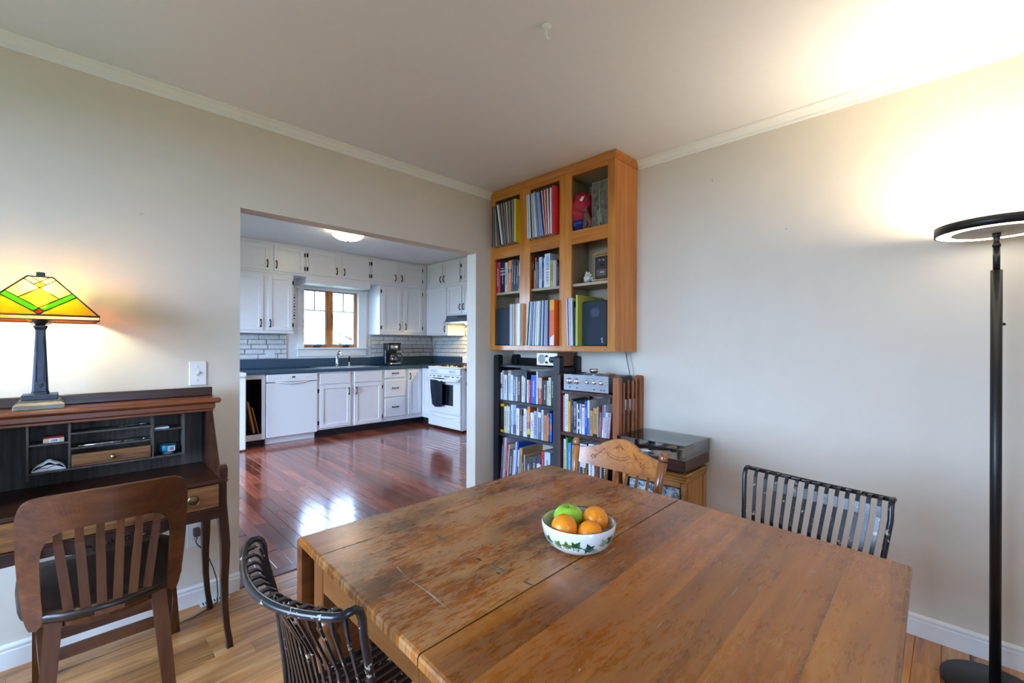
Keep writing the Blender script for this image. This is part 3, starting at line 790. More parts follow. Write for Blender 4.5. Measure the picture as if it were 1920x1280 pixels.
# ================================================================== DESK CORNER
M_dk = wood('desk_oak_dark', '1c0f09', '34190d', '4c2a18', 'x', 1.3, .34, bump=.2, coat=.2)
M_dkz = wood('desk_oak_upright', '1c0f09', '34190d', '4c2a18', 'z', 1.3, .34, bump=.2, coat=.2)
M_dkt = wood('desk_top_oak', '4a2210', '74391a', '94522a', 'x', 1.1, .3, bump=.15, coat=.3)
M_dkd = wood('desk_drawer_oak', '3a2110', '7e5029', 'a06f40', 'x', 1.5, .4, bump=.4, contrast=1.5)
M_dki = wood('desk_lining_grey', '2a2420', '463e38', '665c54', 'z', 2.0, .75, bump=.3)
DXc = .12; DXL, DXR = -.215, .455; DYB, DYF = 2.50, 2.105
T = thing('secretary_desk', 'dark oak secretary desk with open pigeonholes against the left wall', 'desk', (DXc, 2.3, 0)); desk = T
mb = MB(); mb.cbox(DXL-.032, DXR+.03, 2.346, DYB, .988, 1.010, .007); wpart(T, 'top_board', mb, M_dkt)
mb = MB(); mb.cbox(DXL-.02, DXR+.02, DYB-.019, DYB, 1.0103, 1.050, .003); wpart(T, 'gallery_rail', mb, M_dk)
mb = MB(); mb.cbox(DXL-.012, DXR+.01, 2.362, DYB, .962, .9875, .004); mb.cbox(DXL-.006, DXR+.004, 2.37, 2.39, .95, .9615, .002); wpart(T, 'cornice', mb, M_dkt)
for x0 in (DXL, DXR-.02):
    mb = MB(); mb.prism([(DYB,.703),(DYB,.961),(2.375,.961),(2.212,.703)], 'x', x0, x0+.02); wpart(T, 'side_panel', mb, M_dkz)
    mb = MB(); mb.prism([(2.112,.7035),(2.112,.742),(2.13,.752),(2.155,.752),(2.165,.735),(2.205,.7035)], 'x', x0-.004, x0+.024); wpart(T, 'lid_stop', mb, M_dkz)
wpart(T, 'back_panel', MB().box(DXL+.02, DXR-.02, DYB-.014, DYB-.002, .703, .961), M_dki)
wpart(T, 'writing_surface', MB().cbox(DXL-.004, DXR+.004, DYF, DYB, .688, .7025, .003), M_dk)
# pigeonholes
PF, PBk = 2.39, DYB-.0145
for x, z0 in ((-.115,.775),(-.006,.775),(.243,.775),(.349,.775)): wpart(T, 'pigeonhole_divider', MB().box(x, x+.007, PF, PBk, z0, .961), M_dki)
mb = MB(); mb.box(-.108, .349, PF, PBk, .768, .775); mb.box(-.115,-.108,PF,PBk,.768,.775); mb.box(.349,.356,PF,PBk,.768,.775)
wpart(T, 'pigeonhole_floor', mb, M_dki)
for a, b, z in ((-.108,-.006,.872),(.001,.243,.903),(.001,.243,.846),(.25,.349,.882)): wpart(T, 'pigeonhole_shelf', MB().box(a, b, PF, PBk, z, z+.006), M_dki)
for x in (-.115, .349): mb = MB(); mb.prism([(PF+.005,.768),(PF+.03,.768),(PF+.022,.745),(PF+.012,.742)], 'x', x, x+.007); wpart(T, 'bracket_foot', mb, M_dki)
mb = MB(); mb.cbox(.0035, .2405, PF-.004, PF+.012, .777, .826, .002); mb.box(.008,.236,PF+.012,PBk,.778,.784); dr = wpart(T, 'small_drawer', mb, M_dkd)
wpart(dr, 'knob', MB().lathe([(.004,0),(.004,.006),(.009,.009),(.010,.014),(.006,.018),(0,.019)], 14, (.122, PF-.004, .802), M=Matrix.Rotation(PI/2, 4, 'X')), M_brass)
# frieze with the wide drawer
mb = MB(); mb.box(DXL+.02, DXR-.02, DYF+.012, DYF+.02, .545, .687); mb.box(DXL+.02, DXR-.02, DYB-.02, DYB-.004, .56, .687); mb.box(DXL+.002, DXL+.016, DYF+.03, DYB-.02, .56, .687); mb.box(DXR-.016, DXR-.002, DYF+.03, DYB-.02, .56, .687)
wpart(T, 'frieze', mb, M_dk)
mb = MB(); mb.cbox(DXL+.028, DXR-.028, DYF-.004, DYF+.011, .594, .684, .003); dd = wpart(T, 'drawer', mb, M_dkd)
wpart(dd, 'lip_moulding', MB().cbox(DXL+.024, DXR-.024, DYF-.006, DYF+.01, .585, .593, .002), M_dk)
M_abr = metal('dark_brass', (.20,.14,.07), .4)
for x in (-.10, .34):
    mb = MB(); mb.lathe([(.018,0),(.018,.002),(.013,.004),(.004,.010),(0,.011)], 16, (x, DYF-.004, .641), M=Matrix.Rotation(PI/2, 4, 'X')); pl = wpart(dd, 'pull_plate', mb, M_abr)
    wpart(pl, 'pull_bail', MB().tube([(x+.02*math.cos(a), DYF-.012, .638+.022*math.sin(a)) for a in [PI+PI*k/10 for k in range(11)]], .0022, 6), M_abr)
# shaped apron with scrolls
pts = [(DXL+.02,.588),(DXL+.02,.548)]
for k in range(25):
    u = -1+2*k/24; x = DXc+u*.30; z = .548 - .020*math.exp(-(u/.45)**2) + .012*math.exp(-((abs(u)-.62)/.12)**2)
    pts.append((x, z))
pts += [(DXR-.02,.548),(DXR-.02,.588)]
ap = wpart(T, 'apron', MB().prism(pts, 'y', DYF-.001, DYF+.0115), M_dk)
for x, s_ in ((DXc-.035,1),(DXc+.035,-1)):
    wpart(ap, 'carved_scroll', MB().tube([(x+s_*.004+(.017-.0011*k)*math.cos(k*.55)*s_, DYF-.002, .553+(.017-.0011*k)*math.sin(k*.55)) for k in range(14)], .0026, 6), M_dk)
for x, s_ in ((DXc-.085,1),(DXc+.085,-1)):
    wpart(ap, 'carved_leaf', MB().tube([(x+s_*.02, DYF-.002, .55), (x+s_*.005, DYF-.003, .557), (x-s_*.01, DYF-.002, .552), (x-s_*.012, DYF-.002, .545)], [.002,.004,.004,.002], 6), M_dk)
# cabriole legs
lz = [.703,.60,.51,.43,.35,.29,.18,.087,.03,.0005]; lo = [0,.001,.008,.014,.014,.012,.014,.022,.030,.032]; lw = [.036,.036,.036,.034,.030,.028,.024,.021,.022,.024]
for sx in (-1, 1):
    for sy, yb in ((-.25, DYF+.020), (.35, DYB-.022)):
        xc = DXc + sx*(DXR-DXc-.018); rings = []
        for z, o_, w2 in zip(lz, lo, lw):
            cx, cy, h = xc+sx*o_, yb+sy*o_, w2/2
            rings.append([(cx-h*.8,cy-h,z),(cx+h*.8,cy-h,z),(cx+h,cy-h*.8,z),(cx+h,cy+h*.8,z),(cx+h*.8,cy+h,z),(cx-h*.8,cy+h,z),(cx-h,cy+h*.8,z),(cx-h,cy-h*.8,z)])
        wpart(T, 'leg', MB().loft(rings, False), M_dkz)

# --- things in the pigeonholes
fd = FY(PF)
M_paperw = paint('white_paper', (.72,.74,.76), .6, .03, .05, 50)
T = thing('eraser_box', 'small red-topped box with barcode label on the left desk shelf', 'box', (-.042, 2.42, .8782))
mb = MB(); mb.cbox(-.072, -.016, 2.404, 2.45, .8782, .8945, .0015); wpart(T, 'carton', mb, paint('cream_card', (.55,.42,.30), .6, .05, 0))
mb = MB(); mb.cbox(-.072, -.016, 2.404, 2.45, .8947, .8985, .0015); wpart(T, 'red_lid', mb, paint('red_card', (.45,.03,.03), .5, .1, 0))
def barcode(Tp, x0, x1, y, z0, z1, seed):
    l = wpart(Tp, 'barcode_label', MB().box(x0, x1, y-.0006, y-.0001, z0, z1), M_paperw); rr = random.Random(seed); mb = MB(); x = x0+.003
    while x < x1-.004: w2 = rr.choice([.0007,.0012,.002]); mb.box(x, x+w2, y-.0009, y-.0006, z0+.0025, z1-.0025); x += w2+rr.choice([.0008,.0014])
    wpart(l, 'bars', mb, M_kick)
barcode(T, -.056, -.030, 2.404, .880, .893, 4)
# folded white mask lying in the lower left pigeonhole
def mk(u, v):
    x = -.100+u*.088; a = math.sin(u*PI)**.8
    return (x, 2.396+v*.07, .7762+.0015+a*(.030+.006*math.sin(v*3))*(1-.55*abs(v-.25)) + (.003*math.sin(u*16) if v < .5 else 0))
T = thing('folded_paper_mask', 'folded white paper mask in the lower left pigeonhole', 'mask', (-.056, 2.43, .7755))
wpart(T, 'shell', MB().sheet(20, 8, mk, .0015), M_paperw)
wpart(T, 'front_edge', MB().sheet(20, 3, lambda u, v: (-.101+u*.09, 2.3945+.001*v, .7758+v*(.004+.018*math.sin(u*PI)**1.4)), .0008), M_paperw)
wpart(T, 'fold_line', MB().tube([(-.098,2.393,.781),(-.08,2.392,.790),(-.06,2.392,.787),(-.04,2.392,.797),(-.022,2.393,.798)], .0012, 5), paint('grey_thread', (.12,.13,.15), .6, 0, 0))
# tape roll
T = thing('tape_roll', 'light blue tape roll with barcode label in the right pigeonhole', 'tape', (.30, 2.43, .7752))
M_tape = paint('cyan_tape', (.03,.36,.55), .35, .05, 0)
wpart(T, 'roll', MB().lathe([(.020,.0),(.032,.0),(.034,.003),(.034,.022),(.032,.025),(.020,.025),(.020,.0)], 28, (.302, 2.435, .787), capb=False, capt=False), M_tape)
wpart(T, 'clear_case', MB().lathe([(.036,.0),(.036,.04)], 28, (.302, 2.435, .7755), capb=True, capt=False), glass_thin('clear_plastic', (.8,.92,.97), .1))
wpart(T, 'stand', MB().lathe([(.022,.0),(.022,.003),(.012,.006),(.012,.012)], 20, (.302, 2.435, .7755)), M_paperw)
barcode(T, .298, .322, 2.397, .789, .810, 9)
single('card_pack', MB().cbox(.252, .302, 2.395, 2.45, .8882, .8965, .001), paint('pale_card', (.45,.55,.62), .5, .15, 0, 80), 'pale blue packet on the upper right desk shelf', 'packet')
def pen(label, p, q, mat, r=.0035):
    T = thing('pen', label, 'pen', ((p[0]+q[0])/2, (p[1]+q[1])/2, min(p[2],q[2])-r), group='pens on the desk letter shelves')
    p, q = Vector(p), Vector(q); d = (q-p)
    wpart(T, 'barrel', MB().tube([p, p+d*.85], r, 8), mat)
    wpart(T, 'tip', MB().tube([p+d*.85, q], [r*.8, r*.15], 8), M_steel)
    wpart(T, 'clip', MB().tube([p+Vector((.002,-r*1.1,r*.4)), p+d*.25+Vector((0,-r*1.1,r*.4))], .0008, 5), M_steel)
pen('dark pen lying on the upper letter shelf of the desk', (.225, 2.40, .918), (.14, 2.425, .9126), M_kick)
pen('dark pen lying at the right of the lower letter shelf', (.235, 2.405, .8556), (.155, 2.40, .8556), M_kick)
pen('grey pen lying along the front of the lower letter shelf', (.145, 2.398, .8556), (.02, 2.398, .8556), M_steel, .003)

# ================================================================== TABLE LAMP
LX, LY, LZ = -.080, 2.421, 1.0105
T = thing('table_lamp', 'lit stained-glass table lamp with square bronze column on the desk', 'lamp', (LX, LY, LZ))
M_brz = paint('bronze_dark', (.055,.062,.08), .38, .15, .1, 40, metallic=.7)
M_brzl = paint('bronze_worn', (.22,.20,.16), .4, .15, .1, 40, metallic=.6)
mb = MB(); mb.cbox(-.066,.066,-.066,.066,0,.018,.002); part(T, 'base', mb, M_brzl)
mb = MB(); mb.loft([[(a*h,b*h,z) for a,b in ((-1,-1),(1,-1),(1,1),(-1,1))] for h, z in ((.064,.0182),(.056,.026),(.053,.033),(.049,.034))], False); part(T, 'base_step', mb, M_brzl)
mb = MB(); mb.cbox(-.047,.047,-.047,.047,.0342,.053,.0015); part(T, 'plinth', mb, M_brz)
def sq(h, z): c = h*.72; return [(-c,-h,z),(c,-h,z),(h,-c,z),(h,c,z),(c,h,z),(-c,h,z),(-h,c,z),(-h,-c,z)]
mb = MB(); mb.loft([sq(.0235,.0532),sq(.0235,.060),sq(.0215,.064),sq(.0205,.085),sq(.0165,.20),sq(.0135,.285),sq(.0135,.292),sq(.0185,.303),sq(.0185,.309)], False); cl = part(T, 'column', mb, M_brz)
part(cl, 'column_relief', MB().tube([(-.009,-.0205,.085),(0,-.0215,.078),(.009,-.0205,.085)], .0018, 5).tube([(-.009,-.0203,.093),(0,-.0213,.086),(.009,-.0203,.093)], .0018, 5).tube([(-.010,-.0198,.10),(-.0085,-.0145,.27)], .0014, 5).tube([(.010,-.0198,.10),(.0085,-.0145,.27)], .0014, 5), M_brz)
part(T, 'socket', MB().lathe([(.012,.309),(.014,.315),(.022,.322),(.024,.335),(.016,.345),(.014,.375)], 18), M_brz)
M_harp = metal('harp_brass', (.6,.5,.3), .3)
part(T, 'harp', MB().tube([(.035*math.cos(a)*1.05, 0, .337+.026*math.sin(a)) for a in [PI+PI*k/12 for k in range(13)]], .0022, 6), M_harp)
ZB, HH, HB, HT = .342, .146, .156, .033          # shade rim, height, half widths
def amber(name, c, tr=.5, noise=.0, glow=None):
    t = NT(name); n_ = t.noise(t.coord((1,1,1)), 60, 4, .65)
    cc = t.ramp(n_, [(.35, tuple(x*(1-noise) for x in c)), (.65, c)])
    a = t.n('BsdfTransparent', Color=cc); b = t.n('BsdfTranslucent', Color=(t.ramp(n_, [(.35, tuple(x*(1-noise) for x in glow)), (.65, glow)]) if glow else cc)); g_ = t.n('BsdfGlossy', Roughness=.15)
    mx = t.n('MixShader', i0=tr, i1=b.outputs[0], i2=a.outputs[0])
    return t.done(t.n('MixShader', i0=.04, i1=mx.outputs[0], i2=g_.outputs[0]).outputs[0])
G_am = amber('amber_glass', (1.0,.60,.03), .62, .12, (1.0,.60,.08)); G_cr = amber('cream_glass', (1.0,.76,.12), .62, .06, (1.0,.90,.62))
G_gr = amber('green_glass', (.20,.90,.03), .45, .1); G_md = amber('mottled_amber_glass', (.92,.52,.04), .5, .5, (1.0,.70,.22)); G_rd = amber('red_amber_glass', (.62,.18,.04), .3, .5)
M_lead = paint('lead_came', (.012,.011,.010), .45, .1, 0, 40)
BL, BR, TL, TR = (-190,428), (866,428), (227,92), (449,92)
A_, B_, C_, D_ = (293,396), (337,368), (383,396), (338,424)
g1, g2, h1, h2 = (15,262), (55,230), (661,262), (621,230)
P1, P2, C0 = (163,283), (512,286), (338,192); l1, r1 = (197,116), (479,116); q1, q2, c1 = (283,162), (393,162), (338,138); t1, t2 = (420,92), (256,92); Dm = (338,428)
PANES = [([BL,g1,A_,D_,Dm],G_am),([Dm,D_,C_,h1,BR],G_am),([A_,B_,C_,D_],G_rd),([g1,g2,B_,A_],G_gr),([C_,B_,h2,h1],G_gr),([P1,C0,P2,B_],G_md),
         ([g2,l1,q1,C0,P1],G_cr),([P2,C0,q2,r1,h2],G_cr),([q1,c1,q2,C0],G_md),([TL,t2,c1,q1,l1],G_cr),([t2,t1,c1],G_cr),([t1,TR,r1,q2,c1],G_cr)]
def facept(p, k, off=0.0):
    s_ = (p[0]-338)/528*HB; v = (428-p[1])/336; d = HB-v*(HB-HT)+off
    return Matrix.Rotation(k*PI/2, 3, 'Z') @ Vector((s_, -d, ZB+v*HH))
sh = link('shade', None, T)
came = MB()
for k in range(4):
    for poly, gm in PANES:
        a = [facept(p, k) for p in poly]; n_ = len(a)
        mb = MB(); mb.add(a + [facept(p, k, -.002) for p in poly], [list(range(n_)), list(range(n_, 2*n_))] + [(i, (i+1)%n_, n_+(i+1)%n_, n_+i) for i in range(n_)])
        part(sh, 'pane', mb, gm)
        for i in range(n_): came.tube([a[i], a[(i+1)%n_]], .0021, 5)
    for p, q in ((BL,BR),(TL,TR),(BL,TL)): came.tube([facept(p, k), facept(q, k)], .0030, 6)
    b0, b1 = facept(BL, k), facept(BR, k)
    dz = Vector((0,0,-.015)); nn = Matrix.Rotation(k*PI/2, 3, 'Z') @ Vector((0,.002,0))
    mb = MB(); vs = [b0, b1, b1+dz, b0+dz]; mb.add(vs+[p+nn for p in vs], [(0,1,2,3),(4,5,6,7),(0,1,5,4),(1,2,6,5),(2,3,7,6),(3,0,4,7)]); part(sh, 'skirt_pane', mb, G_am)
    came.tube([b0+dz, b1+dz], .0019, 5); came.tube([b0, b0+dz], .0014, 5)
part(sh, 'came', came, M_lead)
part(T, 'cap', MB().cbox(-HT-.001,HT+.001,-HT-.001,HT+.001,ZB+HH-.001,ZB+HH+.002,.0005), M_lead)
part(T, 'finial', MB().cbox(-.0115,.0115,-.0115,.0115,ZB+HH+.002,ZB+HH+.02,.002), M_brz)
part(T, 'bulb', MB().lathe([(.012,.372),(.016,.385),(.026,.405),(.028,.42),(.022,.437),(.010,.446),(0,.448)], 16), emit('warm_bulb', (1.0,.86,.54), 230.0))

# ================================================================== WALL FITTINGS BY THE DESK
outlet('light_switch', 'white toggle light switch on the wall above the desk', FY(YW), .434, 1.110, 'switch', True)
outlet('wall_outlet', 'white wall outlet low on the wall behind the desk leg', FY(YW), .428, .335)
M_cord = paint('grey_brown_cord', (.10,.08,.06), .6, .1, 0)
T = thing('lamp_cord', 'thin dark power cord hanging from the outlet behind the desk', 'cord', (.46, 2.55, .09))
wpart(T, 'plug', MB().cbox(.415, .441, 2.535, YW-.008, .335, .372, .004), M_cord)
wpart(T, 'cable', MB().tube([(.428,2.55,.336),(.424,2.55,.31),(.432,2.555,.29),(.455,2.56,.26),(.475,2.562,.22),(.495,2.56,.16),(.51,2.556,.10),(.512,2.54,.03),(.50,2.50,.006),(.40,2.45,.005),(.28,2.43,.005)], .0026, 6), M_cord)
T = thing('floor_register', 'small white floor register grille at the baseboard', 'vent', (.50, 2.545, .0005))
mb = MB(); mb.cbox(-.06,.06,-.022,.018,0,.004,.001); part(T, 'plate', mb, M_app)
for k in range(9): part(T, 'slot', MB().box(-.05+k*.0115, -.044+k*.0115, -.015, .011, .0041, .0044), M_kick)

# ================================================================== DESK CHAIR
M_ch = wood('chair_walnut', '30170b', '502a13', '6c3f20', 'z', 1.1, .38, bump=.12, coat=.15)
M_chx = wood('chair_walnut_rail', '32180c', '562e16', '744526', 'x', 1.0, .38, bump=.12, coat=.15)
T = thing('wooden_desk_chair', 'dark wooden slat-back desk chair pushed in at the secretary desk', 'chair', (.09, 2.08, 0)); CY0 = 2.08
def yb_(x, z): return 1.885-CY0 + .075*(x/.2)**2 - .035*((z-.45)/.35)
outer = [(-.176,.395),(-.186,.425),(-.196,.50),(-.203,.60),(-.206,.70),(-.204,.745),(-.194,.775),(-.175,.792),(-.145,.800),(-.09,.806),(-.03,.809)]
inner = [(-.160,.395),(-.148,.425),(-.151,.50),(-.153,.56),(-.154,.605),(-.150,.640),(-.140,.666),(-.124,.684),(-.102,.694),(-.066,.699),(-.025,.701)]
outer = outer + [(-x, z) for x, z in outer[::-1]]; inner = inner + [(-x, z) for x, z in inner[::-1]]
def resamp(c, k=5):
    r_ = []
    for i in range(len(c)-1):
        p0, p1, p2, p3 = [Vector(c[min(max(j,0),len(c)-1)]) for j in (i-1,i,i+1,i+2)]
        for q in range(k):
            s_ = q/k; r_.append(tuple(.5*((2*p1)+(p2-p0)*s_+(2*p0-5*p1+4*p2-p3)*s_*s_+(3*p1-p0-3*p2+p3)*s_**3)))
    return r_+[c[-1]]
outer, inner = resamp(outer), resamp(inner)
rings = []
for (xo, zo), (xi, zi) in zip(outer, inner):
    yo, yi = yb_(xo, zo), yb_(xi, zi)
    rings.append([(xo, yo-.011, zo), (xo, yo+.011, zo), (xi, yi+.011, zi), (xi, yi-.011, zi)])
part(T, 'back_frame', MB().loft(rings, False), M_chx)
for k in range(6):
    xt = -.118+k*.0472; xb_ = -.092+k*.0368
    mb = MB(); mb.tube([(xt, yb_(xt,.705), .705), (xt*.9+xb_*.1, yb_(xt,.65)+.004, .65), (xt*.5+xb_*.5, yb_(xb_,.56)+.003, .56), (xb_, yb_(xb_,.44)-.004, .440)], [.9,1,1.08,1.1], sq=(.021,.009), up=(1,0,0))
    part(T, 'slat', mb, M_ch)
so = []
for k in range(13):
    a = PI + PI*k/12; so.append((.205*math.cos(a), -.05+.165*math.sin(a)))
so += [(.218,.10),(.222,.25),(.19,.312),(-.19,.312),(-.222,.25),(-.218,.10)]
def seatring(sc_, z, dz=0): return [(x*sc_, y*sc_, z) for x, y in so]
M_cst = wood('chair_seat_shaded', '120a06', '22130b', '332015', 'y', 1.0, .4, bump=.1, coat=.1)  # dark brown seat; shade under the desk is put into this colour
part(T, 'seat', MB().loft([seatring(.93,.412),seatring(.985,.416),seatring(1.0,.425),seatring(1.0,.437),seatring(.975,.443),seatring(.80,.441),seatring(.4,.434)], True), M_cst)
part(T, 'seat_apron', MB().loft([seatring(.84,.390),seatring(.88,.390),seatring(.88,.4115),seatring(.84,.4115)], False), M_chx)
part(T, 'back_plate', MB().cbox(-.035,.035,-.2235,-.216,.417,.430,.001), M_ch, label='small worn paper label on the rear seat edge')
def cleg(p, q, w0, w1):
    mb = MB(); mb.tube([p, [(p[i]+q[i])/2 for i in range(3)], q], [1, .97, w1/w0], sq=(w0,w0), up=(1,0,0)); part(T, 'leg', mb, M_ch)
cleg((-.125,-.145,.412),(-.152,-.165,.0), .040, .034); cleg((.125,-.145,.412),(.160,-.165,.0), .040, .034)
cleg((-.165,.245,.412),(-.172,.315,.0), .036, .030); cleg((.195,.245,.412),(.236,.315,.0), .036, .030)
mb = MB(); mb.tube([(-.17,.292,.165),(.225,.292,.165)], 1, sq=(.02,.042), up=(0,1,0)); part(T, 'stretcher', mb, M_chx)
mb = MB(); mb.tube([(-.155,.06,.20),(.185,.06,.20)], 1, sq=(.018,.036), up=(0,1,0)); part(T, 'stretcher', mb, M_chx)
for a, b in (((-.140,-.155,.20),(-.170,.285,.20)), ((.145,-.155,.20),(.215,.285,.20))): mb = MB(); mb.tube([a, b], 1, sq=(.018,.034), up=(1,0,0)); part(T, 'stretcher', mb, M_ch)

# ================================================================== DINING TABLE
TZ = .752
t = NT('worn_table_maple')
v = t.coord((1,1,1)); vg = t.coord((2.2, 34, 34), .6); vb = t.coord((.5, 9, 9), .6)
grain = t.noise(vg, 1.0, 6, .65, .8); band = t.noise(vb, 1.0, 3, .5, .6)
base = t.ramp(t.math('ADD', t.math('MULTIPLY', grain, .45), t.math('MULTIPLY', band, .55)), [(.34,'683206'),(.48,'924e0d'),(.64,'b46c1b')])
sx = t.n('SeparateXYZ', Vector=t.n('TexCoord').outputs['Object'])
# worn pale finish and dark stains, strongest on the fixed (far) half of the top
wr = t.noise(t.coord((10, 40, 1)), 2.6, 10, .78, .6); wr2 = t.noise(t.coord((1.6,2.6,1)), 2.3, 4, .6)
wear = t.ramp(t.math('ADD', t.math('MULTIPLY', wr, .55), t.math('MULTIPLY', wr2, .5)), [(.50,(0,0,0)),(.56,(1,1,1))])
st = t.noise(t.coord((13, 52, 1), loc=(4.1,2.2,0)), 2.4, 10, .8, .7); st2 = t.noise(t.coord((1.5,3.4,1), loc=(1.3,5.1,0)), 2.6, 3, .6)
stain = t.ramp(t.math('ADD', t.math('MULTIPLY', st, .55), t.math('MULTIPLY', st2, .52)), [(.53,(0,0,0)),(.62,(1,1,1))])
far = t.math('GREATER_THAN', sx.outputs[1], -.011)   # the fixed half of the top is the worn one
soft = t.ramp(t.noise(v, 3.2, 5, .6, .3), [(.45,(0,0,0)),(.75,(1,1,1))])
oi = t.n('ObjectInfo'); val = t.math('ADD', t.math('MULTIPLY', oi.outputs['Random'], .36), .84)
base = t.n('HueSaturation', Value=val, Color=base).outputs[0]
c = t.mix(t.math('MULTIPLY', wear, t.math('ADD', t.math('MULTIPLY', far, .50), .14)), base, 'bf9464')
c = t.mix(t.math('MULTIPLY', stain, t.math('ADD', t.math('MULTIPLY', far, .66), .10)), c, '46301e')
c = t.mix(t.math('MULTIPLY', soft, .22), c, 'c08a4c')
sp = t.n('TexVoronoi', Vector=v, Scale=26.0); spk = t.ramp(sp.outputs['Distance'], [(.035,(1,1,1)),(.06,(0,0,0))])
gate = t.ramp(t.noise(v, 9, 2), [(.60,(0,0,0)),(.66,(1,1,1))])
c = t.mix(t.math('MULTIPLY', t.math('MULTIPLY', spk, gate), .7), c, 'd9b892')
M_top = t.bsdf(Base_Color=c, Roughness=t.math('ADD', t.math('MULTIPLY', wear, .14), .26), Coat_Weight=.2, Coat_Roughness=.2, Normal=t.bump(t.math('ADD', grain, t.math('MULTIPLY', wr, .5)), .10, .0012))
M_tleg = wood('table_leg_maple', '4c2710', '74411d', '93602f', 'z', 1.0, .35, coat=.2)
M_tap = wood('table_apron_maple', '5a3214', '8a5426', 'a06a36', 'y', .9, .35, coat=.2)
M_tleaf = wood('table_leaf_maple', '4a2410', '6e3b1a', '8a5429', 'x', .9, .35, coat=.2)
T = thing('dining_table', 'worn wooden drop-leaf dining table with far leaf hanging down', 'table', (.9, .63, 0))
def tl(y): return .398+(y-.611)*(.023/.592)
def trr(y): return 1.410+(y-.632)*(.019/.574) if y > .632 else 1.410+(y-.632)*(.045/.556)
def board(y0, y1, th=.024, name='board', bev0=False, bev1=False, mat=None, main0=False, main1=False):
    # y at the left end; seams drift slightly towards the right end
    def yr(y): return y + .020*(1-max(0,(y-.61)/.59))
    P4 = [(tl(y0),y0),(trr(yr(y0)),yr(y0)),(trr(yr(y1)),yr(y1)),(tl(y1),y1)]
    e0 = .0005 if main0 else .00003; e1 = .0005 if main1 else .00003
    P4 = [(P4[0][0],P4[0][1]+e0),(P4[1][0],P4[1][1]+e0),(P4[2][0],P4[2][1]-e1),(P4[3][0],P4[3][1]-e1)]
    b = .007
    def ring(z, inx, i0, i1): return [(P4[0][0]+inx,P4[0][1]+i0,z),(P4[1][0]-inx,P4[1][1]+i0,z),(P4[2][0]-inx,P4[2][1]-i1,z),(P4[3][0]+inx,P4[3][1]-i1,z)]
    q0, q1 = (b if bev0 else (.0008 if main0 else .00003)), (b if bev1 else (.0008 if main1 else .00003))
    mb = MB(); mb.loft([ring(TZ-th, b*.6, q0*.6, q1*.6), ring(TZ-th+b*.6, 0, 0, 0), ring(TZ-b, 0, 0, 0), ring(TZ-b*.3, b*.3, q0*.3, q1*.3), ring(TZ, b, q0, q1)], False)
    return wpart(T, name, mb, mat or M_top)
ys = [1.203, 1.062, .935, .83, .72, .6125]
for i in range(5): board(ys[i+1], ys[i], bev1=(i == 0), main0=(i in (0,4)), main1=(i == 1))
ys = [.6105, .505, .385, .265, .155, .045]
for i in range(5): board(ys[i+1], ys[i], bev0=(i == 4), main1=(i == 0))
mb = MB(); mb.cbox(.424, 1.428, 1.206, 1.230, .19, .742, .006); hl = wpart(T, 'hanging_leaf', mb, M_tleaf)
# frame
for a in ((.452,.466,.69,1.122),(1.214,1.228,.69,1.122)): wpart(T, 'apron', MB().cbox(*a, .625, .7275, .002), M_tap)
for a in ((.50,1.18,1.150,1.164),(.50,1.18,.650,.664)): wpart(T, 'apron', MB().cbox(*a, .625, .7275, .002), M_tleaf)
for x in (.60, 1.05): wpart(T, 'leaf_slide', MB().cbox(x, x+.045, .12, .648, .690, .7275, .002), M_tap)
prof = [(.024,.545),(.028,.535),(.030,.520),(.022,.505),(.020,.498),(.029,.480),(.034,.44),(.033,.40),(.026,.35),(.022,.33),(.027,.322),(.027,.312),(.021,.305),(.024,.26),(.025,.18),(.019,.10),(.016,.06),(.022,.05),(.022,.035),(.016,.02),(.016,.0)]
for x in (.478, 1.20):
    for y in (1.15, .66):
        mb = MB(); mb.cbox(x-.028, x+.028, y-.028, y+.028, .56, .7275, .003); mb.loft([[(x+a*h,y+b*h,z) for a,b in ((-1,-1),(1,-1),(1,1),(-1,1))] for h, z in ((.0265,.561),(.018,.545))], False)
        mb.lathe(prof[::-1], 20, (x, y, 0)); wpart(T, 'leg', mb, M_tleg)
# scratches and paint marks on the top
def mark(name, pts, w0, mat, label=None):
    P_ = [at(px, py, 'z', TZ+.0002) for px, py in pts]; L = []; Rr = []
    for i, p in enumerate(P_):
        d = P_[min(i+1,len(P_)-1)]-P_[max(i-1,0)]; d.normalize(); n_ = Vector((-d.y,d.x,0)); k = w0[i] if isinstance(w0,(list,tuple)) else w0
        L.append(p+n_*k/2); Rr.append(p-n_*k/2)
    mb = MB(); n_ = len(P_)
    mb.add(L+Rr, [(i, i+1, n_+i+1, n_+i) for i in range(n_-1)])
    wpart(T, name, mb, mat, label)
M_scr = paint('white_scratch', (.62,.55,.48), .6, .3, 0, 300); M_teal = paint('teal_paint_trace', (.11,.22,.17), .6, .4, 0, 120); M_stn = paint('dark_knot', (.05,.028,.014), .5, .3, 0, 80); M_gry = paint('grey_paint_spot', (.42,.40,.36), .6, .2, 0)
mark('scratch', [(744,1062),(760,1080),(782,1096),(800,1108)], [.003,.0006,.0022,.0032], M_scr); mark('scratch', [(800,1108),(815,1120),(832,1135),(846,1147)], [.0036,.0046,.0014,.0004], M_scr)
mark('paint_streak', [(1167,936),(1185,940),(1203,944),(1232,954)], [.004,.007,.0055,.003], M_teal); mark('paint_streak', [(1252,962),(1258,964),(1264,966)], [.002,.009,.002], M_teal)
mark('paint_streak', [(816,1002),(826,1008),(838,1014)], [.003,.010,.003], M_teal); mark('paint_streak', [(915,1055),(935,1064),(955,1075)], [.001,.005,.001], M_teal); mark('paint_streak', [(982,1090),(992,1094),(1002,1098)], [.004,.006,.003], M_teal)
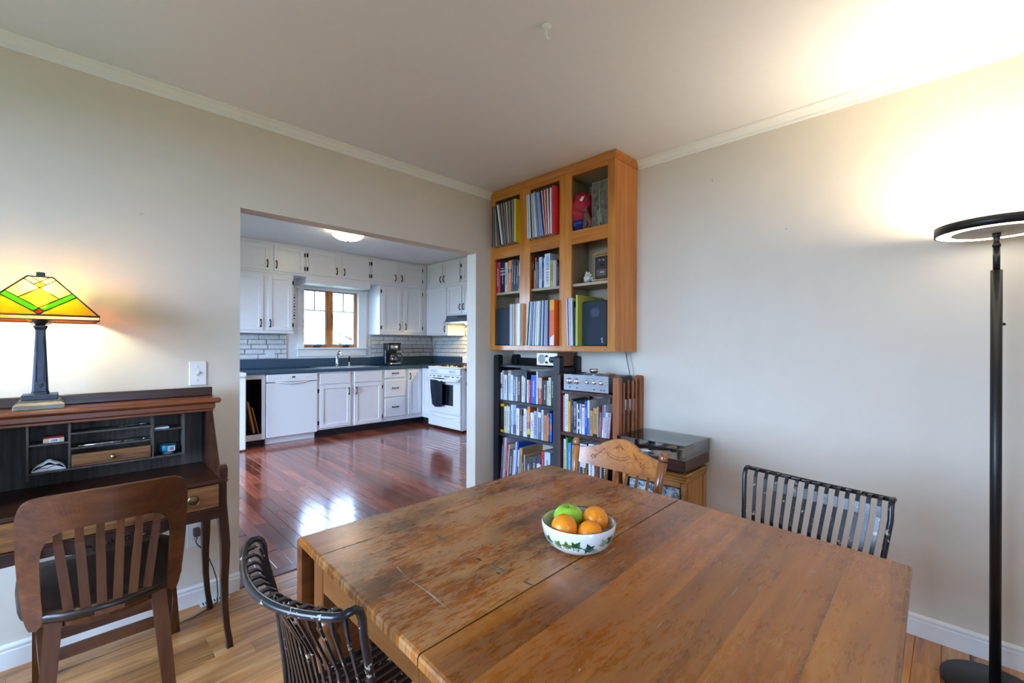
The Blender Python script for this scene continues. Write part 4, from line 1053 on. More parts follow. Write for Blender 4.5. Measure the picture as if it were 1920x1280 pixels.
mark('scratch', [(1132,1041),(1142,1035),(1153,1027)], [.001,.003,.004], M_scr); mark('scratch', [(1108,1051),(1116,1050)], [.004,.003], M_scr)
mark('paint_streak', [(1076,1068),(1081,1066),(1087,1064)], [.003,.008,.005], M_teal); mark('paint_spot', [(1516,1072),(1523,1071),(1531,1071)], [.002,.010,.002], M_gry)
mark('scratch', [(1365,1027),(1390,1035),(1415,1045)], [.001,.002,.001], M_scr); mark('scratch', [(1085,1258),(1088,1253)], [.002,.003], M_scr)
mark('knot', [(893,1046),(898,1048),(903,1051)], [.002,.008,.002], M_stn); mark('knot', [(930,1072),(935,1075),(939,1076)], [.002,.008,.002], M_stn)

M_wed = paint('worn_seam_edge', (.50,.33,.17), .6, .3, 0, 200)
for y_ in (1.062, .6115):
    y2 = y_ + .020*(1-max(0,(y_-.61)/.59)); mb = MB(); o_ = .0014
    mb.add([(tl(y_)+.006,y_+o_,TZ+.0002),(trr(y2)-.006,y2+o_,TZ+.0002),(trr(y2)-.006,y2+o_+.0018,TZ+.0002),(tl(y_)+.006,y_+o_+.0012,TZ+.0002)], [(0,1,2,3)]); wpart(T, 'worn_edge', mb, M_wed)
rr = random.Random(21)
for k in range(16):      # fine pale nicks scattered over the near leaf
    px, py = rr.uniform(1150,1640), rr.uniform(1040,1240); a_ = rr.choice([.3,.35,-1.2,-1.4]); l_ = rr.uniform(6,22)
    mark('nick', [(px,py),(px+l_*.5,py+l_*.5*a_*.9),(px+l_,py+l_*a_)], [.0004,.0011,.0004], M_scr)

# ================================================================== FRUIT BOWL
BX, BY = .896, .660
t = NT('glazed_ceramic'); M_cer = t.bsdf(Base_Color=(.78,.77,.74,1), Roughness=.12, Coat_Weight=.4)
T = thing('fruit_bowl', 'white ceramic bowl with green ivy band holding fruit', 'bowl', (BX, BY, TZ+.0006))
outp = [(.036,0),(.048,.001),(.062,.006),(.076,.017),(.084,.030),(.0885,.044),(.0908,.056),(.0912,.066)]
inp = [(.0900,.0672),(.0882,.065),(.0868,.054),(.083,.040),(.076,.026),(.062,.015),(.042,.0105),(.001,.0095)]
part(T, 'body', MB().lathe(outp+inp, 56), M_cer)
M_rim = paint('dark_green_rim', (.03,.05,.025), .3, 0, 0)
part(T, 'rim_line', MB().lathe([(.0884,.0657),(.0890,.0670),(.0896,.0677),(.0891,.0674),(.0883,.0655)], 56, capb=False, capt=False), M_rim)
def surf(ang, h, off=.0004):
    for (r0,z0),(r1,z1) in zip(outp[:-1], outp[1:]):
        if z0 <= h <= z1: r = r0+(r1-r0)*(h-z0)/(z1-z0); break
    return ((r+off)*math.cos(ang), (r+off)*math.sin(ang), h)
ivy = [(0,-.5),(.18,-.32),(.5,-.42),(.38,-.1),(.62,.12),(.28,.16),(.06,.62),(-.2,.2),(-.55,.22),(-.36,-.06),(-.52,-.4),(-.18,-.3)]
ML = [paint('ivy_dark', (.02,.11,.06), .3, .35, 0, 80), paint('ivy_mid', (.05,.17,.05), .3, .35, 0, 80), paint('ivy_pale', (.30,.48,.33), .3, .25, 0, 80), paint('ivy_olive', (.16,.24,.04), .3, .3, 0, 80)]
spec = [(183,.030,.020,3,-.3),(198,.031,.022,3,.2),(213,.033,.027,1,-.5),(233,.027,.026,0,.4),(244,.017,.017,2,.1),(258,.036,.024,2,.6),(272,.038,.024,0,.9),(288,.03,.02,1,.2),(306,.03,.026,0,-.3),(326,.028,.02,2,.4),(344,.032,.025,1,0),(4,.028,.026,0,.5),(22,.03,.02,2,-.4),(40,.03,.026,1,.1),(60,.03,.026,0,.5),(80,.03,.02,3,-.2),(100,.03,.026,1,.3),(120,.03,.026,0,.1),(142,.03,.02,2,.4),(162,.03,.026,1,-.2)]
for ad, h, sz, mi, rot in spec:
    n_ = len(ivy); pts = []
    for (x, y) in ivy:
        xr, yr = x*math.cos(rot)-y*math.sin(rot), x*math.sin(rot)+y*math.cos(rot)
        pts.append(surf(R(ad)+xr*sz*.95/.08, min(.064, max(.003, h+.004+yr*sz*.95))))
    cpt = surf(R(ad), h+.004, .0006)
    mb = MB(); mb.add([cpt]+pts, [(0, 1+i, 1+(i+1)%n_) for i in range(n_)]); link('ivy_leaf', mb.mesh('ivy_leaf', ML[mi], recalc=False), T)
part(T, 'vine', MB().tube([surf(R(a), .026+.006*math.sin(a*.12), .0001) for a in range(0, 360, 5)], .0007, 5, closed=True), paint('vine_grey', (.22,.30,.28), .4, 0, 0))
t = NT('orange_peel'); vo = t.n('TexVoronoi', Vector=t.coord(), Scale=420.0)
M_or = t.bsdf(Base_Color=t.ramp(t.noise(t.coord(), 25, 2), [(.3,(.86,.24,.005)),(.7,(.93,.33,.01))]), Roughness=.34, Normal=t.bump(vo.outputs['Distance'], .25, .0008), Subsurface_Weight=.05)
M_cal = paint('orange_button', (.45,.42,.16), .6, .2, 0); M_crk = paint('orange_crease', (.55,.12,.005), .6, 0, 0)
def orange(label, c, r, tilt, crease=True):
    T = thing('orange', label, 'orange', (c[0], c[1], c[2]-r), group='oranges in the bowl')
    Mx = Matrix.Translation((0,0,r)) @ Matrix.Rotation(tilt[1], 4, 'Z') @ Matrix.Rotation(tilt[0], 4, 'X')
    prof = [(r*math.sin(a)*(1.0), -r*.97*math.cos(a)) for a in [PI*k/18 for k in range(19)]]
    prof[-1] = (0, r*.955); prof[-2] = (prof[-2][0], r*.958)
    part(T, 'peel', MB().lathe(prof, 32, M=Mx), M_or)
    part(T, 'button', MB().lathe([(.0001,r*.952),(.0032,r*.953),(.0034,r*.962),(.0018,r*.972),(0,r*.972)], 9, M=Mx), M_cal)
    if crease:
        for az in (-.9, -.45):
            part(T, 'crease', MB().tube([Mx @ Vector((r*1.002*math.sin(a)*math.cos(az), r*1.002*math.sin(a)*math.sin(az), r*.972*math.cos(a))) for a in [.15+.09*k for k in range(9)]], .00045, 4), M_crk)
orange('smooth orange at the left front of the bowl', (.845,.665,.812), .032, (R(-70), R(40)), False)
orange('orange at the right front of the bowl with fine crease', (.883,.616,.800), .031, (R(65), R(-42)))
orange('orange at the right back of the bowl showing its stem button', (.940,.640,.813), .032, (R(28), R(-70)))
t = NT('green_apple_skin'); M_ap = t.bsdf(Base_Color=t.ramp(t.noise(t.coord(), 45, 4), [(.3,(.22,.50,.02)),(.7,(.36,.62,.05))]), Roughness=.2, Coat_Weight=.3)
T = thing('green_apple', 'green apple at the back left of the bowl', 'apple', (.906,.698,.775))
r = .0355; prof = []
for k in range(25):
    a = PI*k/24; rr = r*(1+.05*math.sin(a)); z = -r*.95*math.cos(a)
    if k > 19: z -= (k-19)**2*.00042
    if k < 3: z += (3-k)**2*.0008
    prof.append((rr*math.sin(a)*(1.06 if k > 12 else 1.0), z+r))
part(T, 'skin', MB().lathe(prof, 32), M_ap)
part(T, 'stem', MB().tube([(0,0,prof[-1][1]-.001),(.001,.001,prof[-1][1]+.008),(-.002,.003,prof[-1][1]+.015)], [.0011,.0009,.0014], 6), paint('apple_stem', (.10,.08,.02), .7, 0, 0))

# ================================================================== CHAIRS AT THE TABLE
t = NT('chipped_black_paint'); n_ = t.noise(t.coord(rnd=1), 38, 5, .7); chip = t.ramp(n_, [(.615,(0,0,0)),(.63,(1,1,1))])
M_chip = t.bsdf(Base_Color=t.mix(chip, (.012,.013,.017,1), (.42,.38,.30,1)), Roughness=.27, Normal=t.bump(chip, .25, .001))
def metal_chair(label, loc, rz):
    T = thing('metal_slat_chair', label, 'chair', loc, rz, group='black metal slat chairs at the table')
    SZ = .445; HW = .176; RW = .207
    def rail(x): return -.268-.054*(1-(x/RW)**2)
    def rz_(x): return .807-.0165*(1-(x/RW)**2)
    def path(x):
        b = rail(x)+.268; zt_ = rz_(x)
        return [(x*.85, -.19+b*.12, SZ-.004), (x*.89, -.194+b*.2, .52), (x*.95, -.206+b*.5, .65), (x, -.230+b*.85, zt_-.050), (x, -.233+b*.95, zt_-.018), (x, -.238+b, zt_-.003), (x, -.247+b, zt_+.004), (x, -.258+b, zt_+.004), (x, -.270+b, zt_-.001)]
    # outer frame: posts and top rail in one bent rod
    pts = path(-RW)[:-1] + [(-.202, rail(-.202)+.002, rz_(.202))] + [(x, rail(x), rz_(x)) for x in [-.192+.384*k/14 for k in range(15)]] + [(.202, rail(.202)+.002, rz_(.202))] + path(RW)[:-1][::-1]
    part(T, 'back_frame', MB().tube(pts, .0075, 9), M_chip)
    for k in range(13):
        x = -.176+.352*k/12
        part(T, 'back_slat', MB().tube(path(x), 1, sq=(.0105,.0045), up=(1,0,0)), M_chip)
    cs = [(-HW,-.19),(-HW+.01,-.20),(HW-.01,-.20),(HW,-.19),(HW,.19),(HW-.02,.21),(-HW+.02,.21),(-HW,.19)]
    part(T, 'seat_frame', MB().tube([(x,y,SZ-.01) for x,y in cs], .0085, 8, closed=True), M_chip)
    for k in range(13):
        x = -.150+.30*k/12
        part(T, 'seat_slat', MB().tube([(x,-.20,SZ-.004),(x,-.1,SZ-.010),(x,.08,SZ-.010),(x,.19,SZ-.002),(x,.21,SZ-.010)], 1, sq=(.013,.0045), up=(1,0,0)), M_chip)
    for sx in (-1, 1):
        for y0, y1 in ((-.185,-.235),(.185,.205)):
            part(T, 'leg', MB().tube([(sx*(HW-.006),y0,SZ-.012),(sx*(HW+.004),y1,.012)], [.0095,.0085], 9).lathe([(.011,0),(.011,.02)], 10, (sx*(HW+.004),y1,0)), M_chip)
        part(T, 'stretcher', MB().tube([(sx*(HW-.001),-.21,.23),(sx*(HW-.001),.196,.23)], .006, 7), M_chip)
    return T
metal_chair('chipped black metal slat chair at the near left end of the table', (.565,.934,0), -1.4845)
metal_chair('chipped black metal slat chair against the right wall side of the table', (1.4626,.368,0), 1.4013)

M_pin = wood('chair_golden_oak', '7a3c10', 'a8601c', 'c07c30', 'y', 1.0, .28, coat=.4)
M_pinz = wood('chair_golden_oak_post', '70391a', '9c5f2a', 'b87c42', 'z', 1.0, .25, coat=.5)
T = thing('pressed_back_chair', 'golden oak pressed-back spindle chair between table and bookshelves', 'chair', (1.455, 1.022, 0), PI/2)
part(T, 'seat', MB().loft([[(x*s_,y*s_,z) for x,y in ((-.19,-.15),(-.10,-.175),(.10,-.175),(.19,-.15),(.205,.10),(.18,.165),(0,.185),(-.18,.165),(-.205,.10))] for s_, z in ((.95,.41),(1,.416),(1,.438),(.96,.445))], False), M_pin)
for sx in (-1, 1):
    a, b = Vector((sx*.178,-.135,.44)), Vector((sx*.214,-.208,.828)); d = b-a
    prof_p = [(0,.012),(.03,.016),(.06,.012),(.09,.013),(.30,.0165),(.42,.0165),(.425,.0145),(.435,.0145),(.44,.0170),(.62,.0182),(.90,.0182),(.905,.016),(.92,.016),(.925,.0175),(.965,.0165),(.99,.011),(1.0,.004)]
    part(T, 'back_post', MB().tube([a+d*u for u,_ in prof_p], [r_ for _,r_ in prof_p], 14), M_pinz)
    for u in (.43, .912): part(T, 'dark_ring', MB().tube([a+d*(u-.006), a+d*(u+.006)], .0166, 14), M_kick)
    for y0, y1 in ((-.12,-.19),(.13,.165)):
        part(T, 'leg', MB().tube([(sx*.145,y0,.412),(sx*.158,y0*.7+y1*.3,.30),(sx*.165,(y0+y1)/2,.2),(sx*.178,y1,.0)], [.014,.02,.016,.012], 12), M_pinz)
    part(T, 'stretcher', MB().tube([(sx*.163,-.155,.18),(sx*.163,.147,.18)], [.009,.009], 8), M_pinz)
part(T, 'stretcher', MB().tube([(-.163,-.02,.18),(.163,-.02,.18)], .009, 8), M_pinz)
# crest rail: shaped board, gently bowed back
def cy_(x, z): return -.185-.07*((z-.70)/.13)*.55-.022*(1-(x/.2)**2)
def ctop(x):
    a = abs(x)
    if a < .095: return .812+.031*math.cos(a/.095*PI/2)
    if a < .105: return .806
    return .806-.018*math.sin(min(1,(a-.105)/.09)*PI/2)
def cbot(x): return .7245+.010*(1-(x/.2)**2)*-1
xs = [-.195+.39*k/40 for k in range(41)]
rings = [[(x, cy_(x,cbot(x))-.009, cbot(x)), (x, cy_(x,cbot(x))+.009, cbot(x)), (x, cy_(x,ctop(x))+.009, ctop(x)), (x, cy_(x,ctop(x))-.009, ctop(x))] for x in xs]
cr = part(T, 'crest_rail', MB().loft(rings, False), M_pin)
M_emb = wood('crest_carving', '5c2d0a', '84480f', 'a06224', 'y', 1.0, .35, coat=.3)
# carving, on the sitter side facing the table and camera (+y)
def cv(pts, r_): part(cr, 'carving', MB().tube([(x, cy_(x,z)+.0093, z) for x,z in pts], r_, 6), M_emb)
cv([(.062*math.sin(a), .792-.034*math.cos(a)) for a in [-1.25+.25*k for k in range(11)]], .0016)
cv([(.055*math.sin(a), .795-.026*math.cos(a)) for a in [-1.2+.24*k for k in range(11)]], .0011)
cv([(.016*math.cos(a), .802+.010*math.sin(a)) for a in [PI*k/8 for k in range(9)]], .0018); cv([(-.03,.800),(-.012,.812),(0,.822),(.012,.812),(.03,.800)], .0012)
for s_ in (-1, 1):
    cv([(s_*.070,.795),(s_*.085,.785),(s_*.095,.770),(s_*.115,.765)], .0016); cv([(s_*.080,.776),(s_*.098,.778),(s_*.118,.782)], .0013)
    for dx, dz in ((.112,.752),(.122,.748),(.118,.758),(.130,.754),(.126,.763),(.108,.760)): part(cr, 'carved_berry', MB().lathe([(0,-.004),(.0035,-.002),(.004,0),(.003,.003),(0,.004)], 8, (s_*dx, cy_(s_*dx,dz)+.0085, dz)), M_emb)
for k in range(7):
    x = -.150+.050*k
    part(T, 'spindle', MB().tube([(x*.9,-.15,.443),(x*.95,-.163,.53),(x*.98,-.178,.63),(x,-.192-.022*(1-(x/.2)**2),.722)], [.006,.008,.007,.0055], 8), M_pinz)

# ================================================================== WALL CABINET (open bookcase hung in the corner)
M_hon = wood('honey_oak_front', '9c5616', 'c87c28', 'dc983e', 'z', 1.0, .33, coat=.25, bump=.12)
M_hony = wood('honey_oak_rail', '985216', 'c07424', 'd48c36', 'y', 1.0, .33, coat=.25, bump=.12)
M_hin = paint('cabinet_inside_tan', (.46,.37,.25), .55, .06, 0, 8)
CX = 2.337; CYL, CYR = YW-.003, 1.457; CZ0 = 1.212
T = thing('wall_bookcase', 'honey oak open wall bookcase hung in the corner up to the ceiling', 'bookcase', (2.47, 2.02, CZ0))
wpart(T, 'side_panel', MB().cbox(CX+.020, XW-.001, CYR, CYR+.018, CZ0, 2.405, .002), M_hon)
wpart(T, 'side_panel', MB().box(CX+.020, XW-.001, CYL-.018, CYL, CZ0, 2.405), M_hin)
wpart(T, 'back_panel', MB().box(XW-.008, XW-.001, CYR+.018, CYL-.018, CZ0, 2.405), M_hin)
wpart(T, 'bottom_board', MB().box(CX+.020, XW-.008, CYR+.018, CYL-.018, 1.226, 1.2475), M_hin)
wpart(T, 'middle_board', MB().box(CX+.020, XW-.008, CYR+.018, CYL-.018, 1.985, 2.003), M_hin)
wpart(T, 'top_board', MB().box(CX+.020, XW-.008, CYR+.018, CYL-.018, 2.372, 2.39), M_hin)
STL = [(2.530, CYL), (2.158, 2.262), (1.786, 1.888), (CYR, 1.508)]
for y0, y1 in STL: wpart(T, 'stile', MB().cbox(CX, CX+.0195, y0, y1, CZ0, 2.405, .0015), M_hon)
RL = [(CZ0,1.2478),(1.915,2.0035),(2.366,2.405)]
for z0, z1 in RL:
    for (a, b) in ((2.262,2.530),(1.888,2.158),(1.508,1.786)): wpart(T, 'rail', MB().cbox(CX+.0003, CX+.0192, a, b, z0, z1, .0015), M_hony)
for y0, y1 in ((2.204,2.216),(1.831,1.843)): wpart(T, 'partition', MB().box(CX+.020, XW-.008, y0, y1, 1.2475, 2.372), M_hin)
for (a, b) in ((2.216,CYL-.018),(1.843,2.204),(CYR+.018,1.831)): wpart(T, 'shelf', MB().cbox(CX+.024, XW-.009, a+.001, b-.001, 1.640, 1.658, .001), M_hin)
prof = [(CX,2.394),(CX-.004,2.394),(CX-.006,2.402),(CX-.012,2.412),(CX-.014,2.424),(CX-.016,2.4385),(CX+.02,2.4385),(CX+.02,2.4055),(CX,2.4055)]
wpart(T, 'cornice', MB().prism(prof, 'y', CYR-.012, CYL), M_hony)
prof = [(CYR+.0,2.394),(CYR-.004,2.394),(CYR-.006,2.402),(CYR-.012,2.412),(CYR-.014,2.424),(CYR-.016,2.4385),(CYR+.02,2.4385),(CYR+.02,2.4055),(CYR,2.4055)]
wpart(T, 'cornice', MB().prism(prof, 'x', CX-.014, XW-.001), M_hony)
# string loop hanging on the lower right corner
single('string_loop', MB().tube([(CX-.003, 1.522, 1.238),(CX-.006,1.526,1.222),(CX-.006,1.524,1.205),(CX-.005,1.515,1.20),(CX-.006,1.509,1.212),(CX-.004,1.516,1.235),(CX-.004,1.520,1.243)], .0018, 6), paint('pale_string', (.6,.5,.36), .7, .1, 0), 'pale string loop hanging from the lower right corner of the wall bookcase', 'string')

# ---------------------------------------------------------------- books and records
ORD = ['first','second','third','fourth','fifth','sixth','seventh','eighth','ninth','tenth','eleventh','twelfth','thirteenth','fourteenth','fifteenth','sixteenth','seventeenth','eighteenth','nineteenth','twentieth','twenty-first','twenty-second','twenty-third','twenty-fourth','twenty-fifth','twenty-sixth','twenty-seventh','twenty-eighth','twenty-ninth','thirtieth']
M_pages = paint('page_block', (.62,.57,.48), .8, .06, 0, 90)
PAL = {'white':'d9dbe0','cream':'d8d2bf','grey-white':'b9bec8','black':'14151a','navy':'1c2744','blue':'1450c0','slate':'566a7a','maroon':'521c24','red':'b81c2c','crimson':'b01c3c','orange':'d9741c','terracotta':'a8482c','tan':'b08a58','brown':'5a2a18','yellow':'d8a81c','mustard':'b0982c','green':'3c8a3c','chartreuse':'b4b84c','pink':'d03a68','mauve':'8a4a5c','lavender':'9aa0c4','pale blue':'b4cce4','light blue':'3c8cc8','beige':'c4a884','dark grey':'2c2e34','grey':'8a8c90','pale green':'c0ccb8','bright orange':'ef6a28'}
def book(shelf, idx, y_l, y_r, z0, h, xs, depth, c, lean=0.0, word=None, band=None, txt=None, tc='white', group=None, pages=True, desc=None):
    """spine faces -x at xs; lean > 0 tilts the top towards -y (right in the picture)"""
    th = max(.004, y_l-y_r-.0006); cw = desc or (c+' book')
    lab = f"{cw}, {ORD[idx]} from left on {shelf}"
    T = thing('book', lab, 'book', (xs+depth/2, y_l, z0), group=group or ('books on '+shelf))
    T.rotation_euler = (lean, 0, 0)
    m_ = flat(PAL.get(c, c), .45); x0, x1 = -depth/2, depth/2; b = min(.0022, th*.16)
    mb = MB(); mb.cbox(x0, x0+b*1.3, -th, 0, 0, h, b*.5); mb.box(x0+b, x1, -b, 0, 0, h); mb.box(x0+b, x1, -th, -th+b, 0, h); part(T, 'cover', mb, m_)
    part(T, 'pages', MB().box(x0+b*1.3, x1-.003, -th+b, -b, .002, h-.0025), M_pages)
    for (z_a, z_b, bc) in (band or []): part(T, 'spine_band', MB().box(x0-.0004, x0+.0004, -th+.0006, -.0006, h*z_a, h*z_b), flat(PAL.get(bc, bc), .45))
    if txt:
        M_ = Matrix.Translation((x0-.0006, -th/2, h*.5)) @ Matrix.Rotation(-PI/2, 4, 'Z') @ Matrix.Rotation(PI/2, 4, 'X') @ Matrix.Rotation(-PI/2, 4, 'Z')
        sz = min(th*.8, h*1.5/len(txt)); text_part(T, 'lettering', txt, sz, M_, flat(PAL.get(tc, tc), .5))
    else:   # a few fine printed strokes down the spine
        rr = random.Random(int(y_l*1e5)+int(h*1e4)); mb = MB(); z = h*rr.uniform(.2,.3); dark = c in ('white','cream','grey-white','pale blue','pale green','beige','tan','yellow','lavender','chartreuse','mustard')
        if th > .010:
            while z < h*.8:
                l_ = rr.uniform(.003,.009); mb.box(x0-.0005, x0+.0002, -th*.62, -th*.38, z, z+l_); z += l_+rr.uniform(.002,.006)
            part(T, 'lettering', mb, flat('3a3c44' if dark else 'c9c6bd', .5))
    return T

def row(shelf, org, sc, lst, xs, z0, depth, group=None, lean=0.0, maxh=1.0, ymax=9.0, squeeze=None):
    """lst of (x left, x right, y top, colour, opts) read off the photograph"""
    prev = 99
    for i, e in enumerate(lst):
        xl, xr, yt, c = e[:4]; o = dict(e[4]) if len(e) > 4 else {}
        if squeeze: xl, xr = squeeze(xl), squeeze(xr)
        a = at(org[0]+xl/sc, org[1]+yt/sc, 'x', xs); b = at(org[0]+xr/sc, org[1]+yt/sc, 'x', xs)
        yl, yr_ = min(a.y, prev, ymax), min(b.y, ymax-.005); prev = yr_
        if yl-yr_ < .004: yl = yr_+.004
        h = min(maxh, a.z-z0); l_ = o.pop('lean', lean); dp = o.pop('depth', depth)
        if l_: yl += 0
        book(shelf, i, yl, yr_, z0+.0005+abs(math.sin(l_))*(yl-yr_ if l_ > 0 else 0), h, xs+o.pop('back', 0), min(dp, .27), c, lean=l_, group=group, **o)

# ---------------------------------------------------------------- black ladder shelf
M_blk = paint('black_stained_wood', (.010,.011,.017), .45, .3, .15, 30)
BX0, BX1, BYL, BYR = 2.352, 2.598, 2.553, 1.894
T = thing('black_bookshelf', 'black wooden ladder-sided bookshelf under the wall bookcase', 'bookshelf', (2.475, 2.22, 0))
for y0 in (BYR, BYL-.055):
    for x0 in (BX0, BX1-.045):
        mb = MB(); mb.loft([[(x0+.004*k,y0+.004*k,z),(x0+.045-.004*k,y0+.004*k,z),(x0+.045-.004*k,y0+.055-.004*k,z),(x0+.004*k,y0+.055-.004*k,z)] for k, z in ((0,0),(0,1.165),(1,1.172),(3,1.176))], False); wpart(T, 'post', mb, M_blk)
for z in (.215, .574, .827, 1.082): wpart(T, 'shelf', MB().cbox(BX0+.004, BX1-.003, BYR+.0555, BYL-.0555, z-.022 if z < 1 else z, z if z < 1 else z+.018, .002), M_blk)
wpart(T, 'back_rail', MB().cbox(BX1-.02, BX1-.005, BYR+.0555, BYL-.0555, 1.1005, 1.15, .002), M_blk)
for z in (.21,.57,.82,1.08):
    for y0 in (BYR+.015, BYL-.04): wpart(T, 'side_rung', MB().cbox(BX0+.0455, BX1-.0455, y0, y0+.022, z-.03, z+.015, .002), M_blk)
wpart(T, 'back_slat', MB().box(BX1-.012, BX1-.004, BYR+.056, BYL-.056, .60, .80), M_blk)
z3 = (910,690); s3_ = 14.222
xs = 2.372
row('top shelf of black bookshelf', z3, s3_, [(385,445,110,'white',{'band':[(.42,.58,'43245c')]}),(445,492,62,'grey-white'),(492,582,175,'white'),(585,610,60,'navy'),(610,690,60,'grey-white',{'band':[(.90,.985,'c08048')]}),(690,735,182,'white'),(737,822,215,'slate'),(824,850,222,'white'),(852,942,225,'maroon'),(962,1020,205,'pale green'),(1022,1052,242,'white'),(1055,1106,100,'dark grey',{'band':[(.1,.3,'5a4a48')]}),(1110,1150,312,'white'),(1152,1208,312,'red'),(1220,1356,182,'blue'),(1358,1396,70,'white'),(1400,1510,245,'terracotta',{'band':[(.60,.99,'c4a98c')]}),(1515,1545,330,'dark grey'),(1547,1628,315,'navy'),(1632,1680,335,'beige'),(1682,1750,250,'pale green'),(1756,1830,170,'black')], xs, .827, .17, maxh=.235, ymax=2.496)
row('middle shelf of black bookshelf', (915,745), 13.714, [(315,410,150,'yellow',{'band':[(.09,.90,'14110c')]}),(415,480,220,'cream'),(482,520,205,'pale green'),(520,556,235,'white',{'band':[(.02,.14,'c8c870')]}),(558,585,180,'navy'),(587,645,182,'pale blue'),(647,725,182,'lavender',{'band':[(.03,.34,'4a4258')]}),(727,806,275,'white'),(810,885,325,'maroon'),(887,912,470,'grey'),(914,980,282,'white'),(982,1012,320,'grey-white'),(1014,1084,212,'orange',{'band':[(.28,.50,'b01818'),(.10,.28,'d8b818'),(.0,.1,'181818')]}),(1090,1174,385,'white',{'txt':'SAINTS','tc':'black'}),(1176,1256,345,'lavender',{'txt':'NAOMI KLEIN','tc':'black'}),(1266,1290,260,'grey-white'),(1292,1366,370,'slate',{'band':[(.80,.99,'dcdcdc')]}),(1370,1426,310,'grey-white'),(1436,1514,455,'beige',{'band':[(0,.98,'b87850')]}),(1517,1550,410,'orange'),(1552,1590,370,'navy'),(1592,1645,400,'blue',{'band':[(.42,.62,'b84a3a')]})], xs, .574, .17, maxh=.245, ymax=2.496)
row('bottom shelf of black bookshelf', (915,810), 13.714, [(150,178,290,'light blue'),(180,238,125,'mauve',{}),(240,318,120,'grey-white',{'depth':.23}),(322,392,285,'red'),(394,418,310,'cream'),(420,545,440,'black'),(547,606,452,'grey-white'),(610,640,232,'white'),(642,700,236,'blue',{'depth':.22}),(702,735,440,'white',{'band':[(.2,.5,'1c2030')]}),(738,838,390,'tan',{'depth':.23}),(862,920,640,'black',{'lean':0}),(924,950,580,'beige',{'lean':0}),(955,1128,650,'black',{'lean':0}),(1132,1240,635,'dark grey',{'lean':0}),(1250,1360,640,'navy',{'lean':0,'band':[(.5,.8,'b8c4d8')]}),(1370,1445,480,'red',{'lean':0}),(1450,1600,505,'pale blue',{'lean':0})], xs, .215, .17, lean=R(4.2), maxh=.325, ymax=2.496, squeeze=lambda x: 300+(x-150)*(850-300)/700 if x < 850 else x)
# table radio
T = thing('table_radio', 'silver-faced walnut table radio on top of the black bookshelf', 'radio', (2.45, 2.025, 1.1015))
M_wal = wood('radio_walnut', '6a3c26', '8e5a3c', 'a87452', 'z', 1.6, .45)
wpart(T, 'case', MB().cbox(2.372, 2.555, 1.925, 2.122, 1.1055, 1.2005, .002), M_wal)
M_alu = metal('brushed_aluminium', (.72,.72,.72), .35)
wpart(T, 'face_plate', MB().cbox(2.369, 2.3719, 1.931, 2.116, 1.111, 1.195, .001), paint('silver_face', (.62,.63,.60), .35, .02, 0, 30, metallic=.3))
MX = Matrix.Rotation(-PI/2, 4, 'Y')
wpart(T, 'speaker_grille', MB().lathe([(.034,0),(.034,.0012),(.033,.0016),(0,.0016)], 28, (2.3689, 2.070, 1.153), M=MX), paint('grille_grey', (.42,.45,.42), .6, .2, .3, 400))
wpart(T, 'dial_ring', MB().lathe([(.028,0),(.028,.002),(.024,.003),(.0,.003)], 26, (2.3689, 1.972, 1.150), M=MX), M_alu)
wpart(T, 'tuning_knob', MB().lathe([(.021,.003),(.021,.014),(.019,.016),(0,.016)], 26, (2.3689, 1.972, 1.150), M=MX), M_bpl)
for z in (1.174, 1.130): wpart(T, 'knob', MB().lathe([(.008,0),(.008,.010),(.007,.011),(0,.011)], 16, (2.3689, 2.022, z), M=MX), M_bpl)
for y in (1.94, 2.105):
    for x in (2.385, 2.54): wpart(T, 'foot', MB().lathe([(.007,0),(.007,.0045)], 10, (x, y, 1.101)), M_bpl)

# ---------------------------------------------------------------- brown slatted shelf
M_mah = wood('brown_shelf_wood', '2a120c', '45221a', '5e3224', 'z', 1.0, .4)
M_mahl = wood('brown_slat_wood', '6e3618', '96542c', 'ae6c42', 'z', 1.0, .4)
QX0, QX1, QYL, QYR = 2.302, 2.598, 1.872, 1.405
T = thing('brown_bookshelf', 'reddish brown slat-sided bookshelf beside the black one', 'bookshelf', (2.45, 1.64, 0))
for y0, w_ in ((QYR,.04), (QYL-.028,.028)):
    for x0 in (QX0, QX1-.04):
        mb = MB(); mb.loft([[(x0+k,y0+k,z),(x0+.04-k,y0+k,z),(x0+.04-k,y0+w_-k,z),(x0+k,y0+w_-k,z)] for k, z in ((0,0),(0,1.052),(.003,1.058),(.010,1.062))], False); wpart(T, 'post', mb, M_mahl if y0 == QYR else M_mah)
for z in (.28, .680, .955): wpart(T, 'shelf', MB().cbox(QX0+.004, QX1-.003, QYR+.0405, QYL-.0285, z-.022, z, .002), M_mah)
for y0 in (QYR+.008, QYL-.026):
    for x0, zt_ in ((2.372,1.02),(2.424,1.04),(2.476,1.03),(2.52,1.045)): wpart(T, 'side_slat', MB().cbox(x0, x0+.020, y0, y0+.014, .06, zt_, .003), M_mahl if y0 < 1.5 else M_mah)
    for z in (.25, .66, .93): wpart(T, 'side_rung', MB().cbox(QX0+.0405, QX1-.0405, y0+.0145, y0+.026, z-.012, z+.02, .002), M_mah)
xs2 = 2.322
